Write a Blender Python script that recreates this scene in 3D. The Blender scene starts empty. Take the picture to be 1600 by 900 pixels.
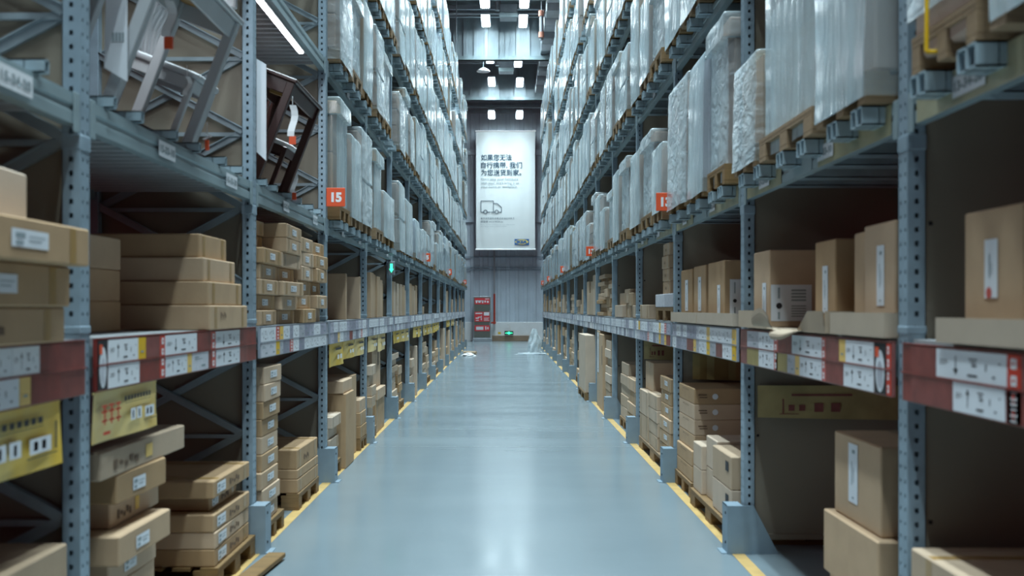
import bpy, math, random
from mathutils import Matrix, Vector, noise
R = random.Random(7)
C = bpy.context.scene.collection
PI = math.pi
H = 1.58                      # eye height
XU = {-1: 1.63, 1: 1.545}     # |x| of the uprights' aisle face
XLOAD = {-1: 1.53, 1: 1.45}   # |x| of the pallets' front
XG = {-1: 1.54, 1: 1.43}      # |x| of the column guards
Y0, P = 3.93, 2.69            # first upright, bay pitch
NB = 14
LEV = [2.28, 3.74, 5.12, 6.68, 8.20]   # underside of the pallet-level beams
BEAMH = .125
SHELF = 1.462
YW = 49.6
CEIL = 12.9
def yk(k): return Y0 + P * k
NUM = {-1: '15', 1: '13'}
ORD = ['zeroth', 'first', 'second', 'third', 'fourth', 'fifth', 'sixth', 'seventh', 'eighth', 'ninth', 'tenth', 'eleventh', 'twelfth',
       'thirteenth', 'fourteenth', 'fifteenth', 'sixteenth', 'seventeenth', 'eighteenth', 'nineteenth', 'twentieth']
def nth(n):
    if n <= 20: return ORD[n]
    t = {2: 'twenty', 3: 'thirty', 4: 'forty'}[n // 10]
    return ({2: 'twentieth', 3: 'thirtieth', 4: 'fortieth'}[n // 10]) if n % 10 == 0 else t + '-' + ORD[n % 10]
def bayn(k): return nth(k + 2) + ' bay'

# ------------------------------------------------------------------ materials
def new_mat(name):
    m = bpy.data.materials.new(name); m.use_nodes = True
    nt = m.node_tree; b = nt.nodes['Principled BSDF']
    return m, nt, b
def rgb(c): return (c[0], c[1], c[2], 1)
def mk(name, col, rough=.6, metal=0., vary=.0, nscale=6., namt=.0, bump=0., bscale=40., stretch=(1, 1, 1), spec=.5, emit=None, estr=0., col2=None, r2=None):
    m, nt, b = new_mat(name); N, L = nt.nodes, nt.links
    b.inputs['Base Color'].default_value = rgb(col); b.inputs['Roughness'].default_value = rough
    b.inputs['Metallic'].default_value = metal; b.inputs['Specular IOR Level'].default_value = spec
    tc = N.new('ShaderNodeTexCoord'); mp = N.new('ShaderNodeMapping'); mp.inputs['Scale'].default_value = stretch
    L.new(tc.outputs['Object'], mp.inputs['Vector'])
    last = None
    if namt or col2:
        n = N.new('ShaderNodeTexNoise'); n.inputs['Scale'].default_value = nscale; n.inputs['Detail'].default_value = 4
        L.new(mp.outputs[0], n.inputs['Vector'])
        mr = N.new('ShaderNodeMapRange'); mr.inputs[1].default_value = .3; mr.inputs[2].default_value = .7
        L.new(n.outputs['Fac'], mr.inputs[0])
        mx = N.new('ShaderNodeMix'); mx.data_type = 'RGBA'
        c2 = col2 or tuple(min(1, v * (1 - namt)) for v in col)
        mx.inputs[6].default_value = rgb(col); mx.inputs[7].default_value = rgb(c2)
        L.new(mr.outputs[0], mx.inputs[0]); last = mx.outputs[2]
        if r2 is not None:
            rr = N.new('ShaderNodeMapRange'); rr.inputs[1].default_value = .3; rr.inputs[2].default_value = .7
            rr.inputs[3].default_value = rough; rr.inputs[4].default_value = r2
            L.new(n.outputs['Fac'], rr.inputs[0]); L.new(rr.outputs[0], b.inputs['Roughness'])
    if vary:
        oi = N.new('ShaderNodeObjectInfo'); mr = N.new('ShaderNodeMapRange')
        mr.inputs[3].default_value = 1 - vary; mr.inputs[4].default_value = 1 + vary * .6
        L.new(oi.outputs['Random'], mr.inputs[0])
        hs = N.new('ShaderNodeHueSaturation'); L.new(mr.outputs[0], hs.inputs['Value'])
        mr2 = N.new('ShaderNodeMapRange'); mr2.inputs[3].default_value = 1.12; mr2.inputs[4].default_value = .8
        L.new(oi.outputs['Random'], mr2.inputs[0]); L.new(mr2.outputs[0], hs.inputs['Saturation'])
        hs.inputs['Color'].default_value = rgb(col)
        if last is not None: L.new(last, hs.inputs['Color'])
        last = hs.outputs[0]
    if last is not None: L.new(last, b.inputs['Base Color'])
    if bump:
        n2 = N.new('ShaderNodeTexNoise'); n2.inputs['Scale'].default_value = bscale; n2.inputs['Detail'].default_value = 3
        L.new(mp.outputs[0], n2.inputs['Vector'])
        bp = N.new('ShaderNodeBump'); bp.inputs['Strength'].default_value = bump; bp.inputs['Distance'].default_value = .01
        L.new(n2.outputs['Fac'], bp.inputs['Height']); L.new(bp.outputs[0], b.inputs['Normal'])
    if emit:
        b.inputs['Emission Color'].default_value = rgb(emit); b.inputs['Emission Strength'].default_value = estr
    return m
M = {}
M['steel'] = mk('steel', (.31, .415, .49), .45, .12, .0, 9, .22, .1, 30)
M['beam'] = mk('beam', (.33, .43, .46), .45, .15, .0, 5, .3, .1, 20, (1, .3, 1))
M['bar'] = mk('bar', (.40, .52, .58), .4, .15, .0, 8, .25)
M['panel'] = mk('panel', (.25, .222, .172), .5, .0, .0, 1.2, .18, .05, 6)
M['brace'] = mk('brace', (.33, .41, .45), .45, .15, .0, 8, .2)
M['dark'] = mk('dark', (.012, .012, .014), .7)
M['guard'] = mk('guard', (.25, .345, .415), .5, .1, .08, 7, .15)
M['deck'] = mk('deck', (.50, .53, .54), .5, .1, .0, 5, .15)
M['rail'] = mk('rail', (.36, .40, .46), .35, .0, .0, 4, .25)
M['card'] = mk('card', (.56, .375, .215), .75, 0, .22, 5, .14, .06, 60)
M['cardpale'] = mk('cardpale', (.57, .43, .30), .7, 0, .16, 5, .12, .05, 60)
M['cardgrey'] = mk('cardgrey', (.46, .365, .265), .75, 0, .08, 5, .12)
M['cardload'] = mk('cardload', (.60, .46, .37), .7, 0, .14, 5, .14)
M['faint'] = mk('faint', (.16, .10, .06), .7)
M['tape'] = mk('tape', (.42, .26, .10), .28, 0, .1)
M['ink'] = mk('ink', (.02, .02, .025), .6)
M['paper'] = mk('paper', (.78, .82, .86), .5, 0, .04)
M['paperdim'] = mk('paperdim', (.60, .62, .68), .5, 0, .25, 30, .18)
M['lav'] = mk('lav', (.40, .41, .52), .4, 0, .35, 14, .25)
M['maroon'] = mk('maroon', (.27, .055, .045), .35, 0, .1, 12, .35)
M['redtag'] = mk('redtag', (.62, .06, .035), .45, 0, .05)
M['yel'] = mk('yel', (.80, .50, .06), .5, 0, .05)
M['yelsign'] = mk('yelsign', (.82, .53, .07), .45, 0, .06, 4, 0, .1, 5, col2=(.78, .62, .24))
M['olive'] = mk('olive', (.45, .36, .14), .4, 0, .1, 6, .25, .1, 8)
M['sleeve'] = mk('sleeve', (.42, .40, .24), .4, 0, .12, 7, .3)
M['orange'] = mk('orange', (.80, .10, .03), .5)
M['white'] = mk('white', (.85, .86, .87), .5)
M['wood'] = mk('wood', (.30, .185, .08), .7, 0, .2, 4, .3, .1, 30, (1, 8, 8))
M['plank'] = mk('plank', (.34, .25, .17), .7, 0, .1, 3, .3, .1, 20, (1, 8, 8))
M['concrete'] = mk('concrete', (.80, .84, .84), .7, 0, 0, 3, .08)
M['wall'] = mk('wall', (.56, .66, .74), .4, .1, 0, 2, .12, .0)
M['ceil'] = mk('ceil', (.10, .12, .13), .6, 0, 0, 2, .2)
M['baffle'] = mk('baffle', (.34, .42, .46), .5, .1, 0, 2, .2)
M['duct'] = mk('duct', (.36, .41, .45), .45, .3, .1, 3, .2)
M['sidewall'] = mk('sidewall', (.15, .12, .12), .8)
M['banner'] = mk('banner', (.68, .74, .74), .6, 0, 0, 1.5, .04)
M['text'] = mk('text', (.04, .075, .11), .9, spec=.05)
M['textgrey'] = mk('textgrey', (.30, .36, .38), .9, spec=.05)
M['blue'] = mk('blue', (.02, .13, .38), .5)
M['logoyel'] = mk('logoyel', (.75, .62, .16), .5)
M['tube'] = mk('tube', (1, 1, 1), .5, emit=(.80, .95, 1.0), estr=26)
M['led'] = mk('led', (1, 1, 1), .5, emit=(.95, .93, 1.0), estr=14)
M['green'] = mk('green', (.02, .4, .2), .5, emit=(.05, 1, .45), estr=1.6)
M['reflector'] = mk('reflector', (.6, .65, .7), .3, .4)
M['floorline'] = mk('floorline', (.66, .44, .16), .45, 0, 0, 6, .25)
M['joint'] = mk('joint', (.36, .42, .44), .3)
M['glassdark'] = mk('glassdark', (.14, .15, .13), .15)
M['poster'] = mk('poster', (.66, .05, .06), .5)
M['redpipe'] = mk('redpipe', (.40, .05, .03), .4)
M['pipeend'] = mk('pipeend', (.65, .30, .22), .5)
M['tablepale'] = mk('tablepale', (.50, .53, .55), .4, 0, .06, 5, .08)
M['tableunder'] = mk('tableunder', (.42, .25, .08), .6, 0, 0, 4, .35, 0, 30, (1, 6, 1))
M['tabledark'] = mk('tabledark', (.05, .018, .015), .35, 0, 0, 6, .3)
M['cushion'] = mk('cushion', (.66, .66, .66), .7)
M['cable'] = mk('cable', (.7, .7, .62), .5)

# floor: polished concrete, faint saw-cut joints
m, nt, b = new_mat('floor_concrete'); N, L = nt.nodes, nt.links
tc = N.new('ShaderNodeTexCoord')
n1 = N.new('ShaderNodeTexNoise'); n1.inputs['Scale'].default_value = .55; n1.inputs['Detail'].default_value = 6
n2 = N.new('ShaderNodeTexNoise'); n2.inputs['Scale'].default_value = 2.2; n2.inputs['Detail'].default_value = 8
mp = N.new('ShaderNodeMapping'); mp.inputs['Scale'].default_value = (.7, 1.1, 1)
L.new(tc.outputs['Object'], n1.inputs['Vector']); L.new(tc.outputs['Object'], mp.inputs['Vector']); L.new(mp.outputs[0], n2.inputs['Vector'])
mx = N.new('ShaderNodeMix'); mx.data_type = 'RGBA'; mx.inputs[6].default_value = (.19, .245, .275, 1); mx.inputs[7].default_value = (.255, .315, .335, 1)
L.new(n1.outputs['Fac'], mx.inputs[0])
mx2 = N.new('ShaderNodeMix'); mx2.data_type = 'RGBA'; mx2.blend_type = 'MULTIPLY'; mx2.inputs[0].default_value = .07
L.new(mx.outputs[2], mx2.inputs[6]); L.new(n2.outputs['Fac'], mx2.inputs[7])
L.new(mx2.outputs[2], b.inputs['Base Color'])
mr = N.new('ShaderNodeMapRange'); mr.inputs[1].default_value = .3; mr.inputs[2].default_value = .7; mr.inputs[3].default_value = .27; mr.inputs[4].default_value = .31

n4 = N.new('ShaderNodeTexNoise'); n4.inputs['Scale'].default_value = .8; n4.inputs['Detail'].default_value = 2
mp4 = N.new('ShaderNodeMapping'); mp4.inputs['Scale'].default_value = (.35, 1.6, 1); L.new(tc.outputs['Object'], mp4.inputs['Vector']); L.new(mp4.outputs[0], n4.inputs['Vector'])
mr.inputs[3].default_value = .15; mr.inputs[4].default_value = .23
L.new(n4.outputs['Fac'], mr.inputs[0]); L.new(mr.outputs[0], b.inputs['Roughness'])
b.inputs['Specular IOR Level'].default_value = .6
M['floor'] = m

# stretch film: milky, glossy, crinkled; the carton shows through where one looks straight at it
def film(name, lo, hi, col, stretch, bumpv):
    m, nt, b = new_mat(name); N, L = nt.nodes, nt.links
    b.inputs['Base Color'].default_value = rgb(col); b.inputs['Roughness'].default_value = .13; b.inputs['Specular IOR Level'].default_value = .8
    tc = N.new('ShaderNodeTexCoord'); oi = N.new('ShaderNodeObjectInfo')
    ad = N.new('ShaderNodeVectorMath'); ad.operation = 'MULTIPLY_ADD'
    ad.inputs[1].default_value = (7, 13, 5)
    cm = N.new('ShaderNodeCombineXYZ')
    for i in range(3): L.new(oi.outputs['Random'], cm.inputs[i])
    L.new(cm.outputs[0], ad.inputs[0]); L.new(tc.outputs['Object'], ad.inputs[2])
    mp = N.new('ShaderNodeMapping'); mp.inputs['Scale'].default_value = stretch; mp.inputs['Rotation'].default_value = (.35, .1, 0)
    L.new(ad.outputs[0], mp.inputs['Vector'])
    n = N.new('ShaderNodeTexNoise'); n.inputs['Scale'].default_value = 3.2; n.inputs['Detail'].default_value = 5; n.inputs['Distortion'].default_value = .6
    L.new(mp.outputs[0], n.inputs['Vector'])
    bp = N.new('ShaderNodeBump'); bp.inputs['Strength'].default_value = bumpv; bp.inputs['Distance'].default_value = .03
    L.new(n.outputs['Fac'], bp.inputs['Height']); L.new(bp.outputs[0], b.inputs['Normal'])
    lw = N.new('ShaderNodeLayerWeight'); lw.inputs['Blend'].default_value = .45
    mr = N.new('ShaderNodeMapRange'); mr.inputs[1].default_value = 0; mr.inputs[2].default_value = .9; mr.inputs[3].default_value = lo; mr.inputs[4].default_value = hi
    L.new(lw.outputs['Facing'], mr.inputs[0])
    n3 = N.new('ShaderNodeTexNoise'); n3.inputs['Scale'].default_value = 2.5; n3.inputs['Detail'].default_value = 3; L.new(mp.outputs[0], n3.inputs['Vector'])
    mm = N.new('ShaderNodeMath'); mm.operation = 'MULTIPLY_ADD'; mm.inputs[1].default_value = .5; mm.use_clamp = True
    sb = N.new('ShaderNodeMath'); sb.operation = 'SUBTRACT'; sb.inputs[1].default_value = .25
    L.new(mr.outputs[0], sb.inputs[0]); L.new(n3.outputs['Fac'], mm.inputs[0]); L.new(sb.outputs[0], mm.inputs[2])
    tr = N.new('ShaderNodeBsdfTransparent'); tr.inputs[0].default_value = (.9, .93, .95, 1)
    ms = N.new('ShaderNodeMixShader'); L.new(mm.outputs[0], ms.inputs[0]); L.new(tr.outputs[0], ms.inputs[1]); L.new(b.outputs[0], ms.inputs[2])
    L.new(ms.outputs[0], N['Material Output'].inputs['Surface'])
    return m
M['film'] = film('film', .20, .88, (.58, .72, .77), (1.4, 2.6, .55), .6)
M['film2'] = film('film_crinkled', .16, .86, (.60, .72, .77), (1.3, 1.5, 3.4), .8)
M['film3'] = film('film_loose', .5, .95, (.72, .82, .86), (3, 3, 3), .9)

# ------------------------------------------------------------------ mesh builder
class MB:
    def __init__(s, mw=None): s.v, s.f, s.m, s.mw = [], [], [], mw
    def add(s, vs, fs, mi=0, mw=None):
        o = len(s.v); t = mw or s.mw
        s.v += [tuple(t @ Vector(v)) if t else tuple(v) for v in vs]
        s.f += [tuple(o + i for i in f) for f in fs]; s.m += [mi] * len(fs)
    def box(s, lo, hi, mi=0, ch=0., mw=None):
        x0, y0, z0 = lo; x1, y1, z1 = hi
        if ch <= 0:
            s.add([(x0, y0, z0), (x1, y0, z0), (x1, y1, z0), (x0, y1, z0), (x0, y0, z1), (x1, y0, z1), (x1, y1, z1), (x0, y1, z1)],
                  [(0, 3, 2, 1), (4, 5, 6, 7), (0, 1, 5, 4), (1, 2, 6, 5), (2, 3, 7, 6), (3, 0, 4, 7)], mi, mw); return
        c = min(ch, (x1 - x0) / 3, (y1 - y0) / 3, (z1 - z0) / 3); vs = []; idx = {}
        for i, x in enumerate((x0, x1)):
            for j, y in enumerate((y0, y1)):
                for k, z in enumerate((z0, z1)):
                    sx, sy, sz = (c if i == 0 else -c), (c if j == 0 else -c), (c if k == 0 else -c)
                    for a, p in enumerate(((x, y + sy, z + sz), (x + sx, y, z + sz), (x + sx, y + sy, z))):
                        idx[i, j, k, a] = len(vs); vs.append(p)
        fs = []
        g = lambda i, j, k, a: idx[i, j, k, a]
        for i in (0, 1):
            q = [g(i, 0, 0, 0), g(i, 1, 0, 0), g(i, 1, 1, 0), g(i, 0, 1, 0)]; fs.append(q if i else q[::-1])
            q = [g(0, i, 0, 1), g(0, i, 1, 1), g(1, i, 1, 1), g(1, i, 0, 1)]; fs.append(q if i else q[::-1])
            q = [g(0, 0, i, 2), g(1, 0, i, 2), g(1, 1, i, 2), g(0, 1, i, 2)]; fs.append(q if i else q[::-1])
        for a in (0, 1):
            for b_ in (0, 1):
                q = [g(a, b_, 0, 0), g(a, b_, 1, 0), g(a, b_, 1, 1), g(a, b_, 0, 1)]; fs.append(q if a == b_ else q[::-1])
                q = [g(a, 0, b_, 0), g(a, 0, b_, 2), g(a, 1, b_, 2), g(a, 1, b_, 0)]; fs.append(q if a == b_ else q[::-1])
                q = [g(0, a, b_, 1), g(1, a, b_, 1), g(1, a, b_, 2), g(0, a, b_, 2)]; fs.append(q if a == b_ else q[::-1])
                for k in (0, 1):
                    q = [g(a, b_, k, 0), g(a, b_, k, 1), g(a, b_, k, 2)]
                    fs.append(q if (a + b_ + k) % 2 == 1 else q[::-1])
        s.add(vs, fs, mi, mw)
    def tube(s, pts, r, n=8, mi=0, mw=None):
        pts = [Vector(p) for p in pts]; rs = r if isinstance(r, (list, tuple)) else [r] * len(pts); vs, fs = [], []
        for i, p in enumerate(pts):
            d = (pts[min(i + 1, len(pts) - 1)] - pts[max(i - 1, 0)]).normalized()
            u = d.cross(Vector((0, 0, 1)) if abs(d.z) < .9 else Vector((1, 0, 0))).normalized(); w = d.cross(u)
            vs += [p + (u * math.cos(2 * PI * k / n) + w * math.sin(2 * PI * k / n)) * rs[i] for k in range(n)]
        for i in range(len(pts) - 1):
            for k in range(n): fs.append((i * n + k, i * n + (k + 1) % n, (i + 1) * n + (k + 1) % n, (i + 1) * n + k))
        fs.append(tuple(range(n))[::-1]); fs.append(tuple(range((len(pts) - 1) * n, len(pts) * n)))
        s.add(vs, fs, mi, mw)
    def bar(s, a, b, w, h, up=(0, 1, 0), mi=0, ch=0, mw=None):      # rectangular bar from a to b, w across, h along 'up'
        mw = mw or s.mw; a, b = Vector(a), Vector(b); d = b - a; l = d.length; d.normalize()
        u = (Vector(up) - d * Vector(up).dot(d)).normalized(); w_ = d.cross(u)
        t = Matrix((w_, u, d)).transposed().to_4x4(); t.translation = a
        if mw: t = mw @ t
        s.box((-w / 2, -h / 2, 0), (w / 2, h / 2, l), mi, ch, t)
    def prism(s, poly, axis, a, b, mi=0, mw=None):                 # poly in the two other axes, extruded along axis
        n = len(poly); vs = []
        for t in (a, b):
            for p, q in poly:
                vs.append({0: (t, p, q), 1: (p, t, q), 2: (p, q, t)}[axis])
        fs = [tuple(range(n))[::-1], tuple(range(n, 2 * n))] + [(i, (i + 1) % n, n + (i + 1) % n, n + i) for i in range(n)]
        s.add(vs, fs, mi, mw)
    def mesh(s, name, mats, smooth=False):
        me = bpy.data.meshes.new(name); me.from_pydata(s.v, [], s.f)
        for x in (mats if isinstance(mats, (list, tuple)) else [mats]): me.materials.append(M[x])
        me.polygons.foreach_set('material_index', s.m)
        if smooth: me.polygons.foreach_set('use_smooth', [True] * len(s.f))
        me.update(); me.validate()
        if smooth: me.set_sharp_from_angle(angle=math.radians(38))
        return me
    def build(s, name, mats, parent=None, loc=(0, 0, 0), rot=(0, 0, 0), smooth=False):
        return link(name, s.mesh(name, mats, smooth), parent, loc, rot)
def link(name, me, parent=None, loc=(0, 0, 0), rot=(0, 0, 0), scale=None):
    o = bpy.data.objects.new(name, me); C.objects.link(o); o.location = loc; o.rotation_euler = rot
    if scale: o.scale = scale
    if parent: o.parent = parent
    return o
USED = {}
def tag(o, label, cat, group=None, kind=None):
    for n_, w_ in (('15', 'left'), ('13', 'right')):
        label = label.replace('the rack numbered ' + n_, f'the {w_} rack').replace('rack ' + n_, f'the {w_} rack')
        label = label.replace("the " + w_ + " rack's", w_ + " rack's")
        if group: group = group.replace('the rack numbered ' + n_, f'the {w_} rack').replace('rack ' + n_, f'the {w_} rack')
    USED.setdefault(label, []).append(o.name)
    o['label'] = label; o['category'] = cat
    if group: o['group'] = group
    if kind: o['kind'] = kind
    return o
def thing(name, label, cat, loc=(0, 0, 0), rz=0, group=None):
    return tag(link(name, None, None, loc, (0, 0, rz)), label, cat, group)
def struct(o): o['kind'] = 'structure'; return o
def face_mat(s, d, y, z):            # plane facing the aisle at |x| = d: local x runs to the viewer's right, local y up, local z to the viewer
    m = Matrix(((0, 0, -s), (-s, 0, 0), (0, 1, 0))).to_4x4(); m.translation = (s * d, y, z); return m
def near_mat(x, y, z):               # plane facing the camera end of the aisle
    m = Matrix(((1, 0, 0), (0, 0, -1), (0, 1, 0))).to_4x4(); m.translation = (x, y, z); return m
def text_mesh(txt, size, mw=None, off=0., align='LEFT', ext=0.):
    cu = bpy.data.curves.new('txt', 'FONT'); cu.body = txt; cu.size = size; cu.offset = off; cu.align_x = align; cu.resolution_u = 3; cu.extrude = ext
    ob = bpy.data.objects.new('txt', cu); C.objects.link(ob)
    dg = bpy.context.evaluated_depsgraph_get()
    me = bpy.data.meshes.new_from_object(ob.evaluated_get(dg)); bpy.data.objects.remove(ob); bpy.data.curves.remove(cu)
    if mw: me.transform(mw)
    return me
def text(name, txt, size, mat, parent, mw, off=0., align='LEFT', width=None):
    me = text_mesh(txt, size, None, off, align)
    xs = [v.co.x for v in me.vertices]
    if width and xs and max(xs) > min(xs):
        k = width / (max(xs) - min(xs)); x0 = min(xs)
        me.transform(Matrix.Translation((-x0 * k, 0, 0)) @ Matrix.Diagonal((k, 1, 1, 1)))
    me.transform(mw); me.materials.clear(); me.materials.append(M[mat]); me.name = name
    return link(name, me, parent)

def area(name, loc, sx, sy, power, col=(.74, .92, 1.0), rot=(0, 0, 0), spread=None):
    li = bpy.data.lights.new(name, 'AREA'); li.shape = 'RECTANGLE'; li.size = sx; li.size_y = sy; li.energy = power; li.color = col
    if spread: li.spread = spread
    o = bpy.data.objects.new(name, li); C.objects.link(o); o.location = loc; o.rotation_euler = rot; return o
# ------------------------------------------------------------------ the setting
mb = MB(); mb.box((-3.2, -14, -.1), (3.2, YW + .3, 0)); struct(mb.build('floor', 'floor'))
mb = MB()
prof = []; x = -3.2
while x < 3.2:
    prof += [(x, 0), (x + .23, 0), (x + .26, .035), (x + .40, .035), (x + .43, 0)]; x += .43
for i in range(len(prof) - 1):
    a, c = prof[i], prof[i + 1]
    if c[0] - a[0] < 1e-6: continue
    mb.add([(a[0], YW - a[1], .9), (c[0], YW - c[1], .9), (c[0], YW - c[1], CEIL), (a[0], YW - a[1], CEIL)], [(0, 1, 2, 3)])
struct(mb.build('wall_back', 'wall'))
mb = MB(); mb.box((-3.2, YW - .06, 0), (3.2, YW + .1, .92), 0, .01); struct(mb.build('trim_1', 'concrete'))
mb = MB(); mb.box((-.62, YW - .16, 0), (1.62, YW - .075, .27), 0, .01); mb.box((-.62, YW - .155, .13), (1.62, YW - .15, .135)); struct(mb.build('baseboard_back', 'plank'))
for i, z in enumerate((3.55, 3.42, 4.05)):
    mb = MB(); mb.box((-3.2, YW - .075, z), (3.2, YW - .04, z + .05)); struct(mb.build('trim_%d' % (i + 2), 'steel'))
for i, z in enumerate((5.75, 9.0)):
    mb = MB(); mb.box((-3.2, YW - .10, z), (3.2, YW - .04, z + .28)); struct(mb.build('trim_%d' % (i + 5), 'wall'))
mb = MB(); mb.box((-3.2, -14, CEIL), (3.2, YW + .3, CEIL + .1)); struct(mb.build('ceiling', 'ceil'))
for i, y in enumerate((39.0, 46.5)):
    mb = MB(); x = -3.05
    while x < 3.0:
        mb.box((x, y - .02, 11.15), (x + .27, y + .02, CEIL)); mb.box((x + .27, y - .09, 11.15), (x + .40, y - .02, CEIL)); x += .40
    mb.box((-3.05, y - .12, 11.02), (3.05, y + .08, 11.17), 1); mb.box((-3.05, y - .16, 11.02), (3.05, y + .12, 11.045), 1)
    struct(mb.build('trim_%d' % (10 + i), ['baffle', 'beam']))
for i, (y, z) in enumerate(((33.2, 12.25), (34.8, 12.3), (36.4, 12.2), (37.7, 12.3), (41.0, 12.2), (42.7, 12.25), (44.4, 12.2), (47.6, 11.35), (48.4, 11.15), (49.1, 10.95))):
    mb = MB(); mb.box((-3.05, y - .06, z), (3.05, y + .06, z + .16)); struct(mb.build('trim_%d' % (12 + i), 'duct'))
for s, x in ((-1, 1.615), (1, 1.50)):
    mb = MB(); mb.box((s * x - .04, -6, .0008), (s * x + .04, 42.5, .0022)); o = struct(mb.build('floor_marking', 'floorline'))

for y in (3.3, 11.7, 13.4, 21.8, 30.2, 38.6):
    mb = MB(); mb.box((-3.0, y - .006, .0005), (3.0, y + .006, .0014)); struct(mb.build('floor_joint', 'joint'))
# ------------------------------------------------------------------ racks
def hole_strip(mb, mw, w, z0, z1, pitch, hw, hh, xoff, mi_face=0):
    """a face strip of width w (local x from 0) with a column of holes at xoff, local y is up"""
    xa, xb = xoff - hw / 2, xoff + hw / 2
    mb.add([(0, z0, 0), (xa, z0, 0), (xa, z1, 0), (0, z1, 0)], [(0, 1, 2, 3)], mi_face, mw)
    mb.add([(xb, z0, 0), (w, z0, 0), (w, z1, 0), (xb, z1, 0)], [(0, 1, 2, 3)], mi_face, mw)
    z = z0; n = int((z1 - z0) / pitch); z_prev = z0
    for i in range(n):
        zc = z0 + pitch * (i + .5)
        mb.add([(xa, z_prev, 0), (xb, z_prev, 0), (xb, zc - hh / 2, 0), (xa, zc - hh / 2, 0)], [(0, 1, 2, 3)], mi_face, mw); z_prev = zc + hh / 2
        dp = -.025                                                  # dark quad behind the hole, painted shade of the hollow post
        mb.add([(xa, zc - hh / 2, dp), (xb, zc - hh / 2, dp), (xb, zc + hh / 2, dp), (xa, zc + hh / 2, dp)], [(0, 1, 2, 3)], 1, mw)
    mb.add([(xa, z_prev, 0), (xb, z_prev, 0), (xb, z1, 0), (xa, z1, 0)], [(0, 1, 2, 3)], mi_face, mw)
TOPZ = 9.9
UW, UD = .09, .07
def upright(s, y, parent, near, front=True):
    mb = MB(); d = XU[s] if front else XU[s] + 1.0
    x0, x1 = sorted((s * d, s * (d + UD)))
    if near and front:
        zt = 5.4
        fm = face_mat(s, d, y if s < 0 else y + UW, 0)
        # aisle face: two columns of small holes, near face: one column of larger holes
        hole_strip(mb, fm, UW / 2, .02, zt, .054, .010, .014, UW * .25); 
        fm2 = fm @ Matrix.Translation((UW / 2, 0, 0)); hole_strip(mb, fm2, UW / 2, .02, zt, .054, .010, .014, UW * .25)
        nm = near_mat(x0, y, 0); hole_strip(mb, nm, UD, .02, zt, .054, .015, .020, UD * .5)
        mb.box((x0, y + UW - .003, .02), (x1, y + UW, zt))          # far web
        xi = s * (d + UD); mb.box((min(xi, xi - s * .003), y, .02), (max(xi, xi - s * .003), y + UW, zt))
        mb.box((x0, y, zt), (x1, y + UW, TOPZ))
    else:
        mb.box((x0, y, .01), (x1, y + UW, TOPZ), 0, .004)
    mb.box((x0 - .02, y - .02, 0), (x1 + .02, y + UW + .02, .012))
    if front:                                                       # bolted collar where the lower post begins
        mb.box((x0 - .004, y - .004, 2.19), (x1 + .004, y + UW + .004, 2.25), 0, .004)
        mb.box((x0 - .004, y - .004, SHELF + .02), (x1 + .004, y + UW + .004, SHELF + .05), 0, .004)
    return mb.build('upright', ['steel', 'dark'], parent)
def level_paper(s, y, z, w, h, parent, txt=None):
    mb = MB(face_mat(s, XU[s] - .004, y, z)); a = w / 2
    mb.add([(-a, -h / 2, 0), (a, -h / 2, 0), (a, h / 2, 0), (-a, h / 2, 0)], [(0, 1, 2, 3)])
    o = mb.build('level_label', ['paper'], parent)
    if txt: text('level_number', txt, h * .62, 'textgrey', o, face_mat(s, XU[s] - .0055, y, z - h * .22) @ Matrix.Translation((-a * .88, 0, 0)), .002, 'LEFT', w * .88)
    return o
def tag_quad(mb, u0, u1, v0, v1, mi, z): mb.add([(u0, v0, z), (u1, v0, z), (u1, v1, z), (u0, v1, z)], [(0, 1, 2, 3)], mi)
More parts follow.
